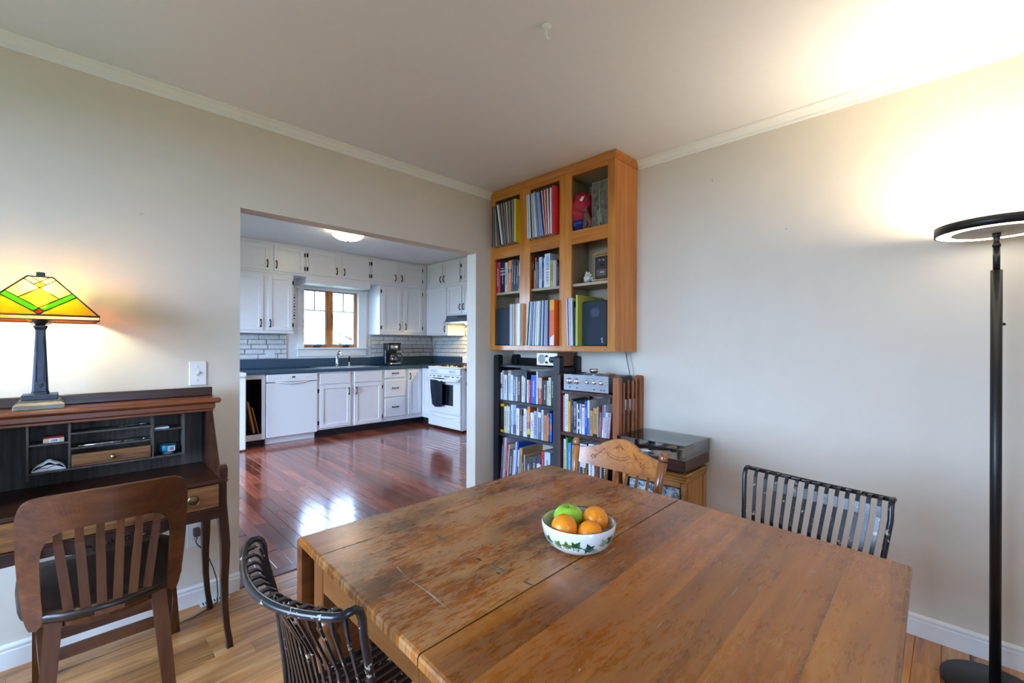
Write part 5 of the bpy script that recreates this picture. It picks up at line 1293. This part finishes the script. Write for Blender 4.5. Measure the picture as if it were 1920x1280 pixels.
row('upper shelf of brown bookshelf', (1040,730), 12.8, [(152,212,105,'crimson',{}),(214,240,140,'grey-white'),(243,328,80,'cream',{'txt':'FRANCIS BACON','tc':'grey','depth':.24}),(332,374,280,'yellow'),(376,402,225,'terracotta'),(405,444,245,'navy'),(446,526,285,'slate',{'band':[(.1,.55,'1c2a3c')]}),(528,560,335,'white'),(562,590,340,'black',{'band':[(.15,.25,'d8d8d8'),(.4,.5,'d8d8d8'),(.7,.8,'d8d8d8')]}),(592,642,340,'lavender',{'band':[(.02,.5,'c8d0e0')]}),(650,720,360,'white',{'band':[(.90,.96,'b82828')]}),(722,782,270,'blue',{'depth':.2}),(786,834,262,'white',{'band':[(.02,.5,'2c68a8')],'depth':.22}),(838,915,500,'tan'),(920,1020,440,'tan',{'band':[(0,.09,'18100c')]}),(1024,1050,415,'beige'),(1052,1098,540,'slate',{'lean':R(3)}),(1100,1128,380,'pink',{'lean':R(4)}),(1130,1172,370,'white',{'lean':R(4.3),'depth':.2,'band':[(.62,.98,'4a98c4')]}),(1174,1240,545,'grey-white',{'lean':R(5)}),(1242,1320,545,'mauve',{'lean':R(5),'band':[(.02,.98,'9a8a94')]})], xs2, .680, .17, maxh=.25, ymax=1.842)
row('lower shelf of brown bookshelf', (1030,790), 6.0, [(125,158,212,'navy'),(160,188,195,'cream'),(190,206,178,'green',{'depth':.24}),(208,244,236,'light blue'),(246,268,285,'navy'),(270,322,240,'white'),(324,344,330,'grey-white'),(346,424,235,'navy',{'band':[(.55,.98,'ccd4dc')],'depth':.21}),(440,506,250,'white',{}),(508,562,300,'maroon',{'band':[(.72,.98,'1c2744')]}),(566,588,330,'grey'),(590,660,300,'black',{'band':[(.1,.16,'cfcfcf')]})], xs2, .280, .17, maxh=.365, ymax=1.842)
# amplifier
T = thing('stereo_amplifier', 'silver stereo amplifier with five knobs on the brown bookshelf', 'amplifier', (2.43, 1.637, .9555))
wpart(T, 'chassis', MB().cbox(2.296, 2.575, 1.476, 1.800, .963, 1.058, .002), paint('amp_grey_steel', (.10,.11,.13), .4, .05, 0, 40, metallic=.5))
wpart(T, 'face_plate', MB().cbox(2.290, 2.2958, 1.468, 1.808, .961, 1.064, .0012), paint('amp_silver_face', (.34,.36,.39), .4, .02, 0, 30, metallic=.6))
for y, r_ in ((1.762,.017),(1.703,.016),(1.622,.011),(1.568,.011),(1.516,.011)):
    wpart(T, 'knob', MB().lathe([(r_*1.2,0),(r_*1.2,.001),(r_,.0015),(r_,.015),(r_*.85,.017),(0,.017)], 22, (2.2899, y, 1.021), M=MX), M_chrome)
for y, z in ((1.757,.982),(1.700,.980),(1.570,.978),(1.520,.977),(1.497,.977)): wpart(T, 'switch', MB().cbox(2.2865, 2.2899, y-.0055, y+.0055, z-.0025, z+.0025, .0006), M_kick)
wpart(T, 'print_marks', MB().box(2.2897,2.2899,1.73,1.79,1.0,1.0012).box(2.2897,2.2899,1.5,1.63,1.044,1.0452), M_kick)
for y in (1.49, 1.785):
    for x in (2.31, 2.56): wpart(T, 'foot', MB().lathe([(.010,0),(.009,.0075)], 12, (x, y, .9555)), M_bpl)
T = thing('metal_cup', 'small crumpled silver cup on top of the amplifier', 'cup', (2.36, 1.62, 1.0585))
mb = MB(); mb.lathe([(.016,0),(.016,.004),(.008,.008),(.008,.014),(.020,.018),(.027,.028),(.028,.042),(.025,.042),(.022,.026),(.010,.021),(0,.02)], 18); part(T, 'cup_body', mb, M_chrome)
single('wood_block', MB().cbox(2.39, 2.46, 1.525, 1.57, 1.0585, 1.072, .002), M_mahl, 'small brown wooden block on top of the amplifier', 'block')

# ---------------------------------------------------------------- records
def records(where, y0, z0, lst, x0=2.288, size=.312, group=None):
    """lst of (thickness, colour, lean degrees (+ = top to the left), height factor, words); y runs from left to right"""
    y = y0; grp = group or ('records in '+where); prev = None
    for i, (th, c, ln, hf, word) in enumerate(lst):
        l_ = R(ln); h = size*hf; xo = x0 + random.Random(i*7+int(y0*100)).uniform(-.004,.006)
        if prev is not None: y -= max(0, h*(math.sin(l_)-math.sin(prev)))
        mb = MB(); mb.cbox(-size/2, size/2, -th+.0004, 0, 0, h, min(.0007, th*.2))
        o = link('record_sleeve', mb.mesh('record_sleeve', flat(PAL.get(c, c), .5))); o.location = (xo+size/2, y, z0+.0006+(abs(math.sin(l_))*th if ln < 0 else 0)); o.rotation_euler = (-l_, 0, 0)
        tag(o, f"{word} record sleeve, {ORD[i]} from left in {where}", 'record', grp)
        y -= th/math.cos(l_)+.0002; prev = l_
# sleeves stand with top leaning left when lean is positive (rotation about x is negative)
kr = ['a89c8c','6e665e','c4bcae','8a7f72']
L1 = []
for k in range(28):
    if k < 6: ln = -1+k*.6
    elif k < 20: ln = 11-(k-6)*.5
    else: ln = 3.6-(k-20)*.42
    c = ['a89c8c','5c5650','cfc8bc','8a8076','3a3634','b8aea0'][k % 6]; w_ = ['kraft grey','dark grey','off-white','grey-brown','near-black','pale grey'][k % 6]; th = .0066
    if k == 8: c, w_, th = 'd4dade','thick pale white', .016
    if k in (6,7): c, w_ = '1a1a1c','black'
    if k == 27: c, w_, th, ln = 'd8bc20','bright yellow', .012, 0
    L1.append((th, c, ln, 1.0, w_))
records('upper left bay of the wall bookcase', 2.522, 2.0035, L1)
cs = [('d0d8e0','white'),('9cc0d8','pale blue'),('e0e0dc','white'),('34302e','black-brown'),('d4d4d0','white'),('4a4440','dark'),('c8c8c4','off-white'),('e4e4e4','white'),('8a9cb4','clear grey-blue'),('7688a4','grey-blue'),('98a4b8','clear pale grey'),('8494ac','grey-blue'),('c4b4d0','lilac'),('24489c','royal blue'),('e8c48c','cream-orange'),('8a2418','dark red'),('e0e0e0','white'),('b8141c','red'),('f0f0f0','bright white'),('1c2c54','navy'),('f0f0f0','bright white'),('c81c34','thick crimson')]
L2 = [(.0086 if k not in (21,17,13) else (.020 if k == 21 else .011), c, (2+k*.42 if k < 14 else 7.5-(k-13)*.9), 1.0+(.03 if k in (8,21) else 0), w_) for k, (c, w_) in enumerate(cs)]
records('upper middle bay of the wall bookcase', 2.135, 2.0035, L2)
L3 = [(.007,'8a8a94',0,1,'grey'),(.006,'e4e6ea',0,1,'white'),(.007,'c4ccd8',0,1,'pale grey'),(.006,'5a6878',0,1,'slate'),(.008,'d0c8bc',0,1,'cream'),(.007,'b09a88',0,1,'tan'),(.007,'c06a48',0,.99,'rust'),(.008,'d8d0c0',0,1,'ivory'),(.006,'2a2a30',0,1,'black'),(.022,'f0f2f4',0,1,'thick bright white')]
records('lower left bay beside the speaker', 2.336, 1.2485, [(e[0]*1.33,)+e[1:] for e in L3], 2.305, .305)
cc = ['b48898','c8d0dc','2a3040','d4dae4','e0e4ea','6a88ac','8ca4c0','c4cc9c','d8dce4','8088a4','e6e8ec','c8d4c8','dcdfe4','e8e8ea','b0b4c0','3c4c68','c4d4dc','d4dae0','5c6c90','9cb0d0','b8c4d8','c8ccd8','8898b4','283858','d888a8']
wd = ['mauve','pale grey','navy','pale blue','white','steel blue','grey-blue','pale olive','silver','lavender grey','bright white','pale green','light grey','ivory white','warm grey','dark slate','ice blue','cool white','indigo','sky blue','powder blue','pearl grey','dusty blue','midnight blue','pink']
L4 = [(.0081, c, -(4.6-k*.17), 1.0, w_) for k, (c, w_) in enumerate(zip(cc, wd))]
records('lower middle bay of the wall bookcase', 2.170, 1.2485, L4, 2.300, .310)
o = MB(); o.cbox(2.300, 2.612-.02, 1.900, 1.938, 1.2491, 1.5585, .001)
T = thing('record_sleeve', 'orange and yellow record sleeve at the right of the lower middle bay', 'record', (2.44, 1.92, 1.2488), group='records in lower middle bay of the wall bookcase')
wpart(T, 'sleeve', o, flat('ee6a2c')); wpart(T, 'yellow_panel', MB().box(2.2994, 2.3002, 1.9005, 1.9375, 1.49, 1.557), flat('f0a81c')); wpart(T, 'white_panel', MB().prism([(1.9005,1.2505),(1.9375,1.2505),(1.9375,1.30),(1.9005,1.325)], 'x', 2.2994, 2.3002), flat('e4e0d4'))
L5 = [(.009,'e6e8ec',2.2,1,'white'),(.007,'8c94ac',2.2,1,'grey-blue'),(.009,'b0504c',2,1,'faded red'),(.007,'e8eaee',2,1,'bright white'),(.009,'d0d8dc',1.8,1,'pale grey'),(.008,'dcdcd0',1.6,1,'ivory'),(.012,'24344c',1.4,.93,'navy'),(.006,'8a8478',1,.8,'taupe')]
records('lower right bay beside the speaker', 1.792, 1.2485, L5, 2.300, .31)
single('chartreuse_album', MB().cbox(2.292, 2.590, 1.700, 1.715, 1.249, 1.575, .001), flat('b8bc4c'), 'tall chartreuse album beside the right speaker', 'record')

# ---------------------------------------------------------------- speakers
M_spk = paint('speaker_cloth_navy', (.010,.022,.040), .7, .15, .2, 500); M_spb = paint('speaker_cabinet_black', (.012,.013,.016), .5, .1, 0, 30)
def speaker(label, y0, y1, z1, cone, logo):
    T = thing('bookshelf_speaker', label, 'speaker', (2.46, (y0+y1)/2, 1.2485), group='speakers in the wall bookcase')
    wpart(T, 'cabinet', MB().cbox(2.352, 2.585, y0, y1, 1.2485, z1, .003), M_spb)
    g_ = wpart(T, 'grille', MB().cbox(2.339, 2.3518, y0+.002, y1-.002, 1.2505, z1-.002, .004), M_spk)
    yc = (y0+y1)/2
    if cone:
        wpart(g_, 'tweeter_disc', MB().lathe([(.040,0),(.040,.0004),(.022,.0006),(.018,.0003),(0,.0003)], 28, (2.3389, yc-.005, z1-.075), M=MX), paint('speaker_cone_showing', (.035,.055,.085), .6, .05, 0))  # paler disc on the grille where the cone shows through the cloth
    if logo:
        M_ = Matrix.Translation((2.3386, y0+.035, 1.285)) @ Matrix.Rotation(-PI/2, 4, 'Z') @ Matrix.Rotation(PI/2, 4, 'X') @ Matrix.Rotation(PI/2, 4, 'Z')
        wtext(g_, 'logo', 'polk', .018, M_, flat('d8dce0'))
speaker('dark navy speaker at the left of the lower wall bookcase shelf', 2.342, 2.524, 1.532, False, False)
speaker('dark navy speaker at the right of the lower wall bookcase shelf', 1.512, 1.698, 1.535, True, True)

# ---------------------------------------------------------------- middle row of the wall bookcase
row('left middle shelf of wall bookcase', (920,470), 13.714, [(122,246,315,'pink',{'band':[(.74,.84,'b02a50')]}),(252,366,305,'black',{'band':[(.58,.62,'c8c8c0'),(.68,.72,'c8c8c0'),(.78,.80,'a8a8a0')]}),(368,436,305,'grey-white'),(438,526,262,'orange',{'lean':R(2),'band':[(.6,.72,'3a3a34')]}),(528,580,230,'dark grey',{'lean':R(2)}),(582,640,240,'black',{'lean':R(2)}),(642,700,250,'navy',{'lean':R(3)}),(704,756,275,'cream',{'lean':R(3),'band':[(.03,.5,'4a6a78')]})], 2.366, 1.659, .16, maxh=.24)
row('centre middle shelf of wall bookcase', (920,470), 13.714, [(1005,1118,130,'brown',{'band':[(.72,.74,'b89a70'),(.64,.66,'b89a70')]}),(1120,1138,515,'beige'),(1140,1178,175,'terracotta'),(1180,1212,290,'slate'),(1214,1240,190,'navy'),(1242,1318,172,'pale blue'),(1320,1366,300,'navy'),(1368,1384,192,'white'),(1386,1530,62,'white',{'band':[(.62,.97,'bcd0e4')],'txt':'WHITE DIARY','tc':'navy','depth':.2}),(1534,1614,250,'mustard',{}),(1616,1644,250,'white'),(1646,1662,250,'slate'),(1664,1684,248,'white'),(1686,1712,230,'maroon'),(1714,1750,300,'black')], 2.366, 1.659, .16, maxh=.235)
# brass-fronted post box bank
T = thing('post_box_bank', 'old post office box door framed in wood as a coin bank', 'coin bank', (2.44, 1.57, 1.6585))
M_pob = wood('bank_pine', '6a4420', '9a6c38', 'b88a50', 'z', 1.4, .5)
wpart(T, 'wooden_case', MB().cbox(2.372, 2.50, 1.512, 1.632, 1.6605, 1.826, .003).cbox(2.366, 2.506, 1.508, 1.638, 1.826, 1.838, .003).cbox(2.369,2.503,1.5095,1.636,1.6588,1.6605,.001), M_pob)
M_pod = paint('bank_door_dark_bronze', (.05,.042,.04), .35, .3, .6, 120, metallic=.6)
d_ = wpart(T, 'door', MB().cbox(2.364, 2.3719, 1.519, 1.620, 1.674, 1.814, .003), M_pod)
wpart(d_, 'door_border', MB().cbox(2.3625,2.364,1.526,1.613,1.806,1.810,.0005).cbox(2.3625,2.364,1.526,1.613,1.678,1.682,.0005).cbox(2.3625,2.364,1.609,1.613,1.682,1.806,.0005).cbox(2.3625,2.364,1.526,1.530,1.682,1.806,.0005), M_pod)
for y in (1.552, 1.582): wpart(d_, 'dial', MB().lathe([(.008,0),(.008,.003),(.004,.006),(.003,.009),(0,.009)], 16, (2.3639, y, 1.789), M=MX), M_alu)
wpart(d_, 'eagle_relief', MB().tube([(2.3635,1.582,1.756),(2.362,1.572,1.752),(2.361,1.566,1.760),(2.362,1.560,1.752),(2.3635,1.550,1.758)], [.002,.004,.006,.004,.002], 7), M_pod)
wpart(d_, 'window_recess', MB().cbox(2.3628,2.364,1.533,1.604,1.690,1.732,.0005), paint('bank_window', (.12,.11,.10), .15, .2, 0))
pl_ = wpart(d_, 'number_plate', MB().cbox(2.3615,2.3628,1.548,1.578,1.708,1.719,.0004), paint('copper_plate', (.65,.40,.24), .4, .05, 0))
wpart(pl_, 'number_print', MB().box(2.3611,2.3615,1.551,1.555,1.710,1.717).box(2.3611,2.3615,1.5585,1.562,1.710,1.717).box(2.3611,2.3615,1.565,1.5695,1.710,1.717), M_kick)
# spiky shell
SS = 1.35
T = thing('seashell', 'small spiky white seashell on the right middle shelf', 'shell', (2.40, 1.685, 1.6585))
M_shl = paint('shell_white', (.66,.62,.55), .4, .15, .2, 60)
part(T, 'body', MB().lathe([(0,0),(.016,.003),(.024,.012),(.022,.024),(.015,.034),(.009,.044),(.004,.054),(0,.058)], 16, (0,0,0), M=Matrix.Translation((0,.0,.004)) @ Matrix.Rotation(R(-20), 4, 'X')), M_shl)
for k in range(9):
    a = k*.72; p = Vector((.016*math.cos(a)-.004, .022*math.cos(a*.7+.4), .012+.012*math.sin(a)+.012)); d = Vector((-.5, math.cos(a*.7+.4), .7*math.sin(a)+.35)).normalized()
    part(T, 'spike', MB().tube([p, p+d*.010, p+d*.022], [.006,.005,.0015], 7), M_shl)
T.scale = (SS, SS, SS)
# top right bay: red bundle, dog figure, worn grey album
T = thing('red_cloth_bundle', 'crumpled red cloth bundle in the top right bay', 'cloth', (2.43, 1.762, 2.004))
M_red = paint('red_cloth', (.50,.012,.03), .7, .2, .3, 60); M_bl = paint('blue_satin', (.01,.03,.20), .25, .2, .2, 60)
def blob(mb, c, rx, ry, rz, seed, amp, n=22):
    rr = random.Random(seed); ph = [rr.uniform(0,6) for _ in range(6)]; rings = []
    for i in range(1, n):
        a = PI*i/n; ring = []
        for k in range(28):
            b = 2*PI*k/28; d = 1+amp*(math.sin(5*a+ph[0]+2*math.sin(b+ph[1]))+.6*math.sin(13*a+2*math.sin(2*b)+ph[2])+.4*math.sin(5*b+6*a+ph[3]))
            ring.append((c[0]+rx*math.sin(a)*math.cos(b)*d, c[1]+ry*math.sin(a)*math.sin(b)*d, c[2]-rz*math.cos(a)*(1+.0*d)))
        rings.append(ring)
    return mb.loft(rings, True)
part(T, 'cloth_body', blob(MB(), (0,.0,.145), .085, .088, .128, 3, .055, 40), M_red)
part(T, 'blue_lining', blob(MB(), (-.02,-.01,.045), .07, .07, .045, 5, .05), M_bl)
part(T, 'white_badge', MB().sheet(6, 6, lambda u, v: (-.074+v*.02-.004*math.sin(u*PI), -.040+(.5-u)*.028, .190+v*.036+.005*math.sin(u*7)), .001), M_paperw)
T = thing('dog_figurine', 'small seated brown dog figurine in the top right bay', 'figurine', (2.362, 1.672, 2.0035))
M_dog = paint('dog_brown', (.20,.09,.055), .55, .3, .3, 60)
me_ = bpy.data.meshes.new('dog_body')
vs = [(0,-.012,.03),(0,-.004,.06),(0,.006,.088),(0,.010,.104),(0,.020,.118),(0,.040,.112),(-.010,.016,.128),(.010,.016,.128),(-.012,.012,.145),(.012,.012,.145),(-.012,.018,.06),(.012,.018,.06),(-.013,.022,.006),(.013,.022,.006),(-.018,-.014,.016),(.018,-.014,.016),(-.019,.014,.006),(.019,.014,.006),(0,-.034,.018),(0,-.046,.034)]
es = [(0,1),(1,2),(2,3),(3,4),(4,5),(4,6),(4,7),(6,8),(7,9),(2,10),(2,11),(10,12),(11,13),(0,14),(0,15),(14,16),(15,17),(0,18),(18,19)]
me_.from_pydata(vs, es, []); db = link('dog_body', me_, T)
db.modifiers.new('skin', 'SKIN'); ss = db.modifiers.new('sub', 'SUBSURF'); ss.levels = 1; ss.render_levels = 1
rad = [.024,.022,.016,.011,.012,.007,.006,.006,.003,.003,.008,.008,.006,.006,.013,.013,.006,.006,.006,.004]
for i, sv in enumerate(me_.skin_vertices[0].data): sv.radius = (rad[i], rad[i])
me_.skin_vertices[0].data[0].use_root = True
me_.materials.append(M_dog)
T.rotation_euler = (0, 0, R(60))
for sx in (-1, 1): part(T, 'eye', MB().lathe([(0,-.0018),(.0018,0),(0,.0018)], 8, (sx*.0075,.029,.122)), M_kick)
T = thing('worn_album', 'worn grey cloth album with frayed edges in the top right bay', 'album', (2.40, 1.575, 2.0035))
M_gal = paint('worn_grey_cloth', (.17,.155,.115), .85, .35, .5, 40); M_fray = paint('frayed_edge', (.42,.38,.28), .9, .2, .5, 80)
part(T, 'cover', MB().cbox(-.035, .0, -.064, .066, 0, .285, .004), M_gal)
part(T, 'spine_fold', MB().tube([(-.036, .012, .002), (-.0365, .010, .14), (-.036, .012, .283)], .0022, 6), M_fray)
rr = random.Random(8)
part(T, 'frayed_edges', MB().tube([(-.036, .0655+rr.uniform(-.002,.002), .285*k/16) for k in range(17)], .0018, 5).tube([(-.036, -.064+.13*k/12, .2855+rr.uniform(-.002,.002)) for k in range(13)], .0018, 5).tube([(-.036, -.0635+rr.uniform(-.002,.002), .285*k/16) for k in range(17)], .0018, 5), M_fray)
part(T, 'pale_scuff', MB().prism([(-.01,.03),(.025,.02),(.03,.10),(.008,.12)], 'x', -.0362, -.0353), paint('scuff_pale', (.33,.29,.21), .9, .3, .3, 50))
# speaker wires down the wall
for k, (y, lab) in enumerate(((1.512,'left thin grey speaker wire hanging below the wall bookcase'),(1.482,'right thin pale speaker wire hanging below the wall bookcase'))):
    single('speaker_wire', MB().tube([(2.594, y+.02, 1.214),(2.594,y+.012,1.16),(2.592,y-.006,1.09),(2.592,y-.018+k*.01,1.02),(2.592,y-.02,.95)], .0022, 6), paint(['wire_grey','wire_pale'][k], [(.14,.15,.18),(.5,.5,.48)][k], .5, 0, 0), lab, 'wire', 'speaker wires')

# ================================================================== TURNTABLE AND ITS CABINET
M_pn = wood('pine_cabinet', '7a4a20', 'a8702f', 'c48f4a', 'z', .9, .4, coat=.2); M_pny = wood('pine_cabinet_top', '7a4a20', 'a8702f', 'c48f4a', 'y', .9, .4, coat=.2)
KX0, KX1, KY0, KY1, KZ = 2.318, 2.596, 1.004, 1.398, .565
T = thing('pine_side_cabinet', 'small pine side cabinet with open front under the turntable', 'cabinet', (2.455, 1.2, 0))
wpart(T, 'top_board', MB().cbox(KX0-.012, KX1, KY0-.010, KY1, KZ-.018, KZ, .006), M_pny)
wpart(T, 'top_moulding', MB().cbox(KX0-.004, KX1-.002, KY0-.003, KY1, KZ-.036, KZ-.0185, .005).cbox(KX0+.002, KX1-.002, KY0+.001, KY1, KZ-.052, KZ-.0365, .004), M_pny)
wpart(T, 'side_panel', MB().cbox(KX0+.03, KX1-.002, KY0+.006, KY0+.022, .04, KZ-.0525, .003).cbox(KX0+.03,KX0+.07,KY0+.002,KY0+.0058,.06,KZ-.0525,.002).cbox(KX1-.04,KX1-.002,KY0+.002,KY0+.0058,.06,KZ-.0525,.002), M_pn)
wpart(T, 'side_panel', MB().box(KX0+.03, KX1-.002, KY1-.02, KY1-.004, .04, KZ-.0525), M_pn)
wpart(T, 'back_panel', MB().box(KX1-.014, KX1-.003, KY0+.022, KY1-.02, .04, KZ-.0525), M_dark)
for z in (.10, .405): wpart(T, 'shelf', MB().cbox(KX0+.012, KX1-.014, KY0+.0225, KY1-.0205, z-.016, z, .002), M_pny)
cp_ = [(.012,0),(.016,.01),(.016,.04),(.011,.05),(.015,.06),(.013,.10),(.011,.26),(.015,.34),(.011,.37),(.016,.385),(.012,.40),(.016,.42),(.012,.44),(.016,.455),(.016,.512)]
for y in (KY0+.018, KY1-.02): wpart(T, 'turned_column', MB().lathe(cp_, 14, (KX0+.014, y, 0)), M_pn)
wpart(T, 'front_rail', MB().cbox(KX0+.006, KX0+.018, KY0+.034, KY1-.036, KZ-.082, KZ-.0525, .002), M_pny)
t = NT('marbled_paper'); n_ = t.noise(t.coord(), 28, 6, .7, 1.5)
M_mar = t.bsdf(Base_Color=t.ramp(n_, [(.38,'1c2c3c'),(.47,'6c8498'),(.55,'b4c4d0'),(.7,'d0dae2')]), Roughness=.5)
single('marbled_box', MB().cbox(2.325, 2.56, 1.045, 1.345, .4055, .475, .003), M_mar, 'blue-white marbled paper box on the pine cabinet shelf', 'box')
T = thing('turntable', 'wooden-plinth turntable under a smoked plastic dust cover', 'turntable', (2.42, 1.19, KZ))
UX0, UX1, UY0, UY1 = 2.262, 2.578, .984, 1.392
M_plin = wood('turntable_mahogany', '280c06', '431610', '56241a', 'y', 1.0, .35, coat=.2)
wpart(T, 'base_board', MB().cbox(UX0+.03, UX1-.012, UY0+.022, UY1-.01, KZ+.008, KZ+.025, .003), M_kick)
for x in (UX0+.062, UX1-.03):
    for y in (UY0+.04, UY1-.03): wpart(T, 'foot', MB().lathe([(.014,0),(.012,.0085)], 12, (x, y, KZ)), M_brass)
wpart(T, 'plinth', MB().cbox(UX0, UX1, UY0, UY1, KZ+.025, KZ+.083, .003), M_plin)
wpart(T, 'top_plate', MB().box(UX0+.006, UX1-.006, UY0+.006, UY1-.006, KZ+.0831, KZ+.086), paint('plate_grey', (.30,.31,.30), .4, .03, 0, 40, metallic=.4))
PCX, PCY = 2.415, 1.235
wpart(T, 'platter', MB().lathe([(.140,.0865),(.144,.090),(.144,.104),(.142,.106)], 48, (PCX, PCY, KZ)), M_alu)
rc = wpart(T, 'record_mat', MB().lathe([(.0,.1065),(.141,.1065),(.141,.1095),(.138,.110),(.006,.1098),(.004,.109),(.0,.109)], 48, (PCX, PCY, KZ)), M_bpl)
wpart(rc, 'record_label', MB().lathe([(0,.1101),(.020,.1101),(.020,.1104),(.0,.1104)], 24, (PCX, PCY, KZ)), paint('record_label_pale', (.5,.5,.5), .5, .4, 0, 200))
ta = wpart(T, 'tonearm', MB().tube([(2.53,1.035,KZ+.118),(2.46,1.030,KZ+.120),(2.38,1.040,KZ+.118),(2.33,1.075,KZ+.116)], .0042, 8), M_chrome)
wpart(ta, 'tonearm_pivot', MB().lathe([(.022,.086),(.022,.10),(.014,.105),(.014,.13),(0,.132)], 20, (2.53, 1.035, KZ)), M_alu)
wpart(ta, 'counterweight', MB().tube([(2.535,1.036,KZ+.118),(2.562,1.038,KZ+.118)], .012, 14), M_alu)
wpart(ta, 'headshell', MB().cbox(2.305, 2.336, 1.066, 1.086, KZ+.111, KZ+.120, .002), M_bpl)
wpart(T, 'speed_knob', MB().lathe([(.016,.086),(.016,.096),(.012,.10),(0,.10)], 18, (2.292, 1.150, KZ)), M_alu)
wpart(T, 'control_strip', MB().cbox(2.285, 2.52, .997, 1.012, KZ+.0862, KZ+.092, .002), M_kick)
for y in (UY0+.03, UY1-.03): wpart(T, 'cover_hinge', MB().cbox(UX0+.004, UX0+.018, y-.006, y+.006, KZ+.0835, KZ+.096, .002), M_chrome)
M_smk = glass_thin('smoked_acrylic', (.88,.90,.91), .20, .02)
z0, z1, h = KZ+.0865, KZ+.162, .003
cv_ = link('dust_cover', None, T)
for nm, a in (('cover_top', (UX0, UX1, UY0, UY1, z1-h, z1)), ('cover_side', (UX0, UX0+h, UY0, UY1, z0, z1-h)), ('cover_side', (UX1-h, UX1, UY0, UY1, z0, z1-h)), ('cover_side', (UX0+h, UX1-h, UY0, UY0+h, z0, z1-h)), ('cover_side', (UX0+h, UX1-h, UY1-h, UY1, z0, z1-h))):
    wpart(cv_, nm, MB().box(*a), M_smk)
M_edg = paint('smoked_edge', (.06,.065,.07), .3, 0, 0)
mb = MB()
for p, q in (((UX0,UY0,z1),(UX0,UY1,z1)),((UX0,UY0,z1),(UX1,UY0,z1)),((UX0,UY0,z0),(UX0,UY0,z1)),((UX1,UY0,z0),(UX1,UY0,z1))): mb.tube([p, q], .0011, 5)
wpart(cv_, 'cover_edges', mb, M_edg)

# ================================================================== FLOOR LAMP
FLX, FLY = 2.372, -.110
T = thing('floor_lamp', 'black floor lamp with glowing disc head by the right wall', 'floor lamp', (FLX, FLY, 0))
M_fl_b = paint('lamp_black', (.008,.008,.009), .42, .1, 0, 30)
part(T, 'base', MB().lathe([(.140,0),(.145,.003),(.145,.016),(.142,.020),(.03,.021)], 48), M_fl_b)
part(T, 'pole', MB().lathe([(.0155,.0212),(.0155,1.53)], 24), M_fl_b)
part(T, 'upper_pole', MB().lathe([(.0095,1.53),(.0095,1.615)], 20), M_fl_b)
part(T, 'swivel_joint', MB().lathe([(.0115,1.615),(.0115,1.625),(.009,1.628),(.009,1.650),(.011,1.653),(.011,1.664)], 18), M_fl_b)
kn = part(T, 'knob', MB().tube([(.010,-.010,1.335),(.022,-.020,1.335)], .0055, 10), M_fl_b); part(kn, 'knob_cap', MB().tube([(.022,-.020,1.335),(.026,-.0235,1.335)], .0055, 10), M_alu)
hd = link('lamp_head', None, T)
part(hd, 'rim', MB().lathe([(.160,1.668),(.165,1.668),(.165,1.700),(.160,1.700),(.160,1.668)], 64, capb=False, capt=False), M_fl_b)
part(hd, 'inner_disc', MB().lathe([(.011,1.664),(.118,1.669),(.118,1.672),(0,1.672)], 48), paint('lamp_inner_disc', (.42,.38,.30), .5, .02, 0))
part(hd, 'lower_ring', MB().lathe([(.118,1.6695),(.159,1.6695),(.159,1.673),(.118,1.673),(.118,1.6695)], 64, capb=False, capt=False), emit('lamp_ring_glow', (1.0,.88,.68), 6.0))
part(hd, 'light_plate', MB().lathe([(0,1.688),(.1595,1.688),(.1595,1.692),(0,1.692)], 64), emit('lamp_light_plate', (1.0,.84,.60), 46.0))

# ================================================================== SMALL WALL AND CEILING FITTINGS
T = thing('ceiling_hook', 'small white hook screwed into the dining ceiling', 'hook', (1.248, 1.072, CH))
part(T, 'plate', MB().lathe([(.012,-.0005),(.012,-.004),(.006,-.008),(.0,-.008)], 14), M_trim)
part(T, 'hook', MB().tube([(0,0,-.006),(0,0,-.014),(.006,.004,-.022),(.013,.006,-.024),(.018,.007,-.018),(.018,.007,-.012)], .0022, 7), M_trim)
T.scale = (1.5, 1.5, 1.5)
M_nail = metal('nail_steel', (.5,.5,.5), .4)
for nm, y, z, lab in (('wall_nail', .608, 1.852, 'small nail in the right wall left of the floor lamp'), ('wall_nail', .980, 2.196, 'tiny nail high on the right wall near the bookcase')):
    single(nm, MB().tube([(XW-.0005,y,z),(XW-.012,y,z+.003)], .0012, 6).lathe([(.003,0),(.003,.001)], 8, (XW-.013,y,z+.003), M=Matrix.Rotation(PI/2,4,'Y')), M_nail, lab, 'nail', 'nails in the right wall')
single('wall_nail', MB().tube([(.223,YW-.0005,1.83),(.220,YW-.012,1.833),(.232,YW-.014,1.838)], .0012, 6), M_nail, 'small bent nail in the left wall above the desk', 'nail')
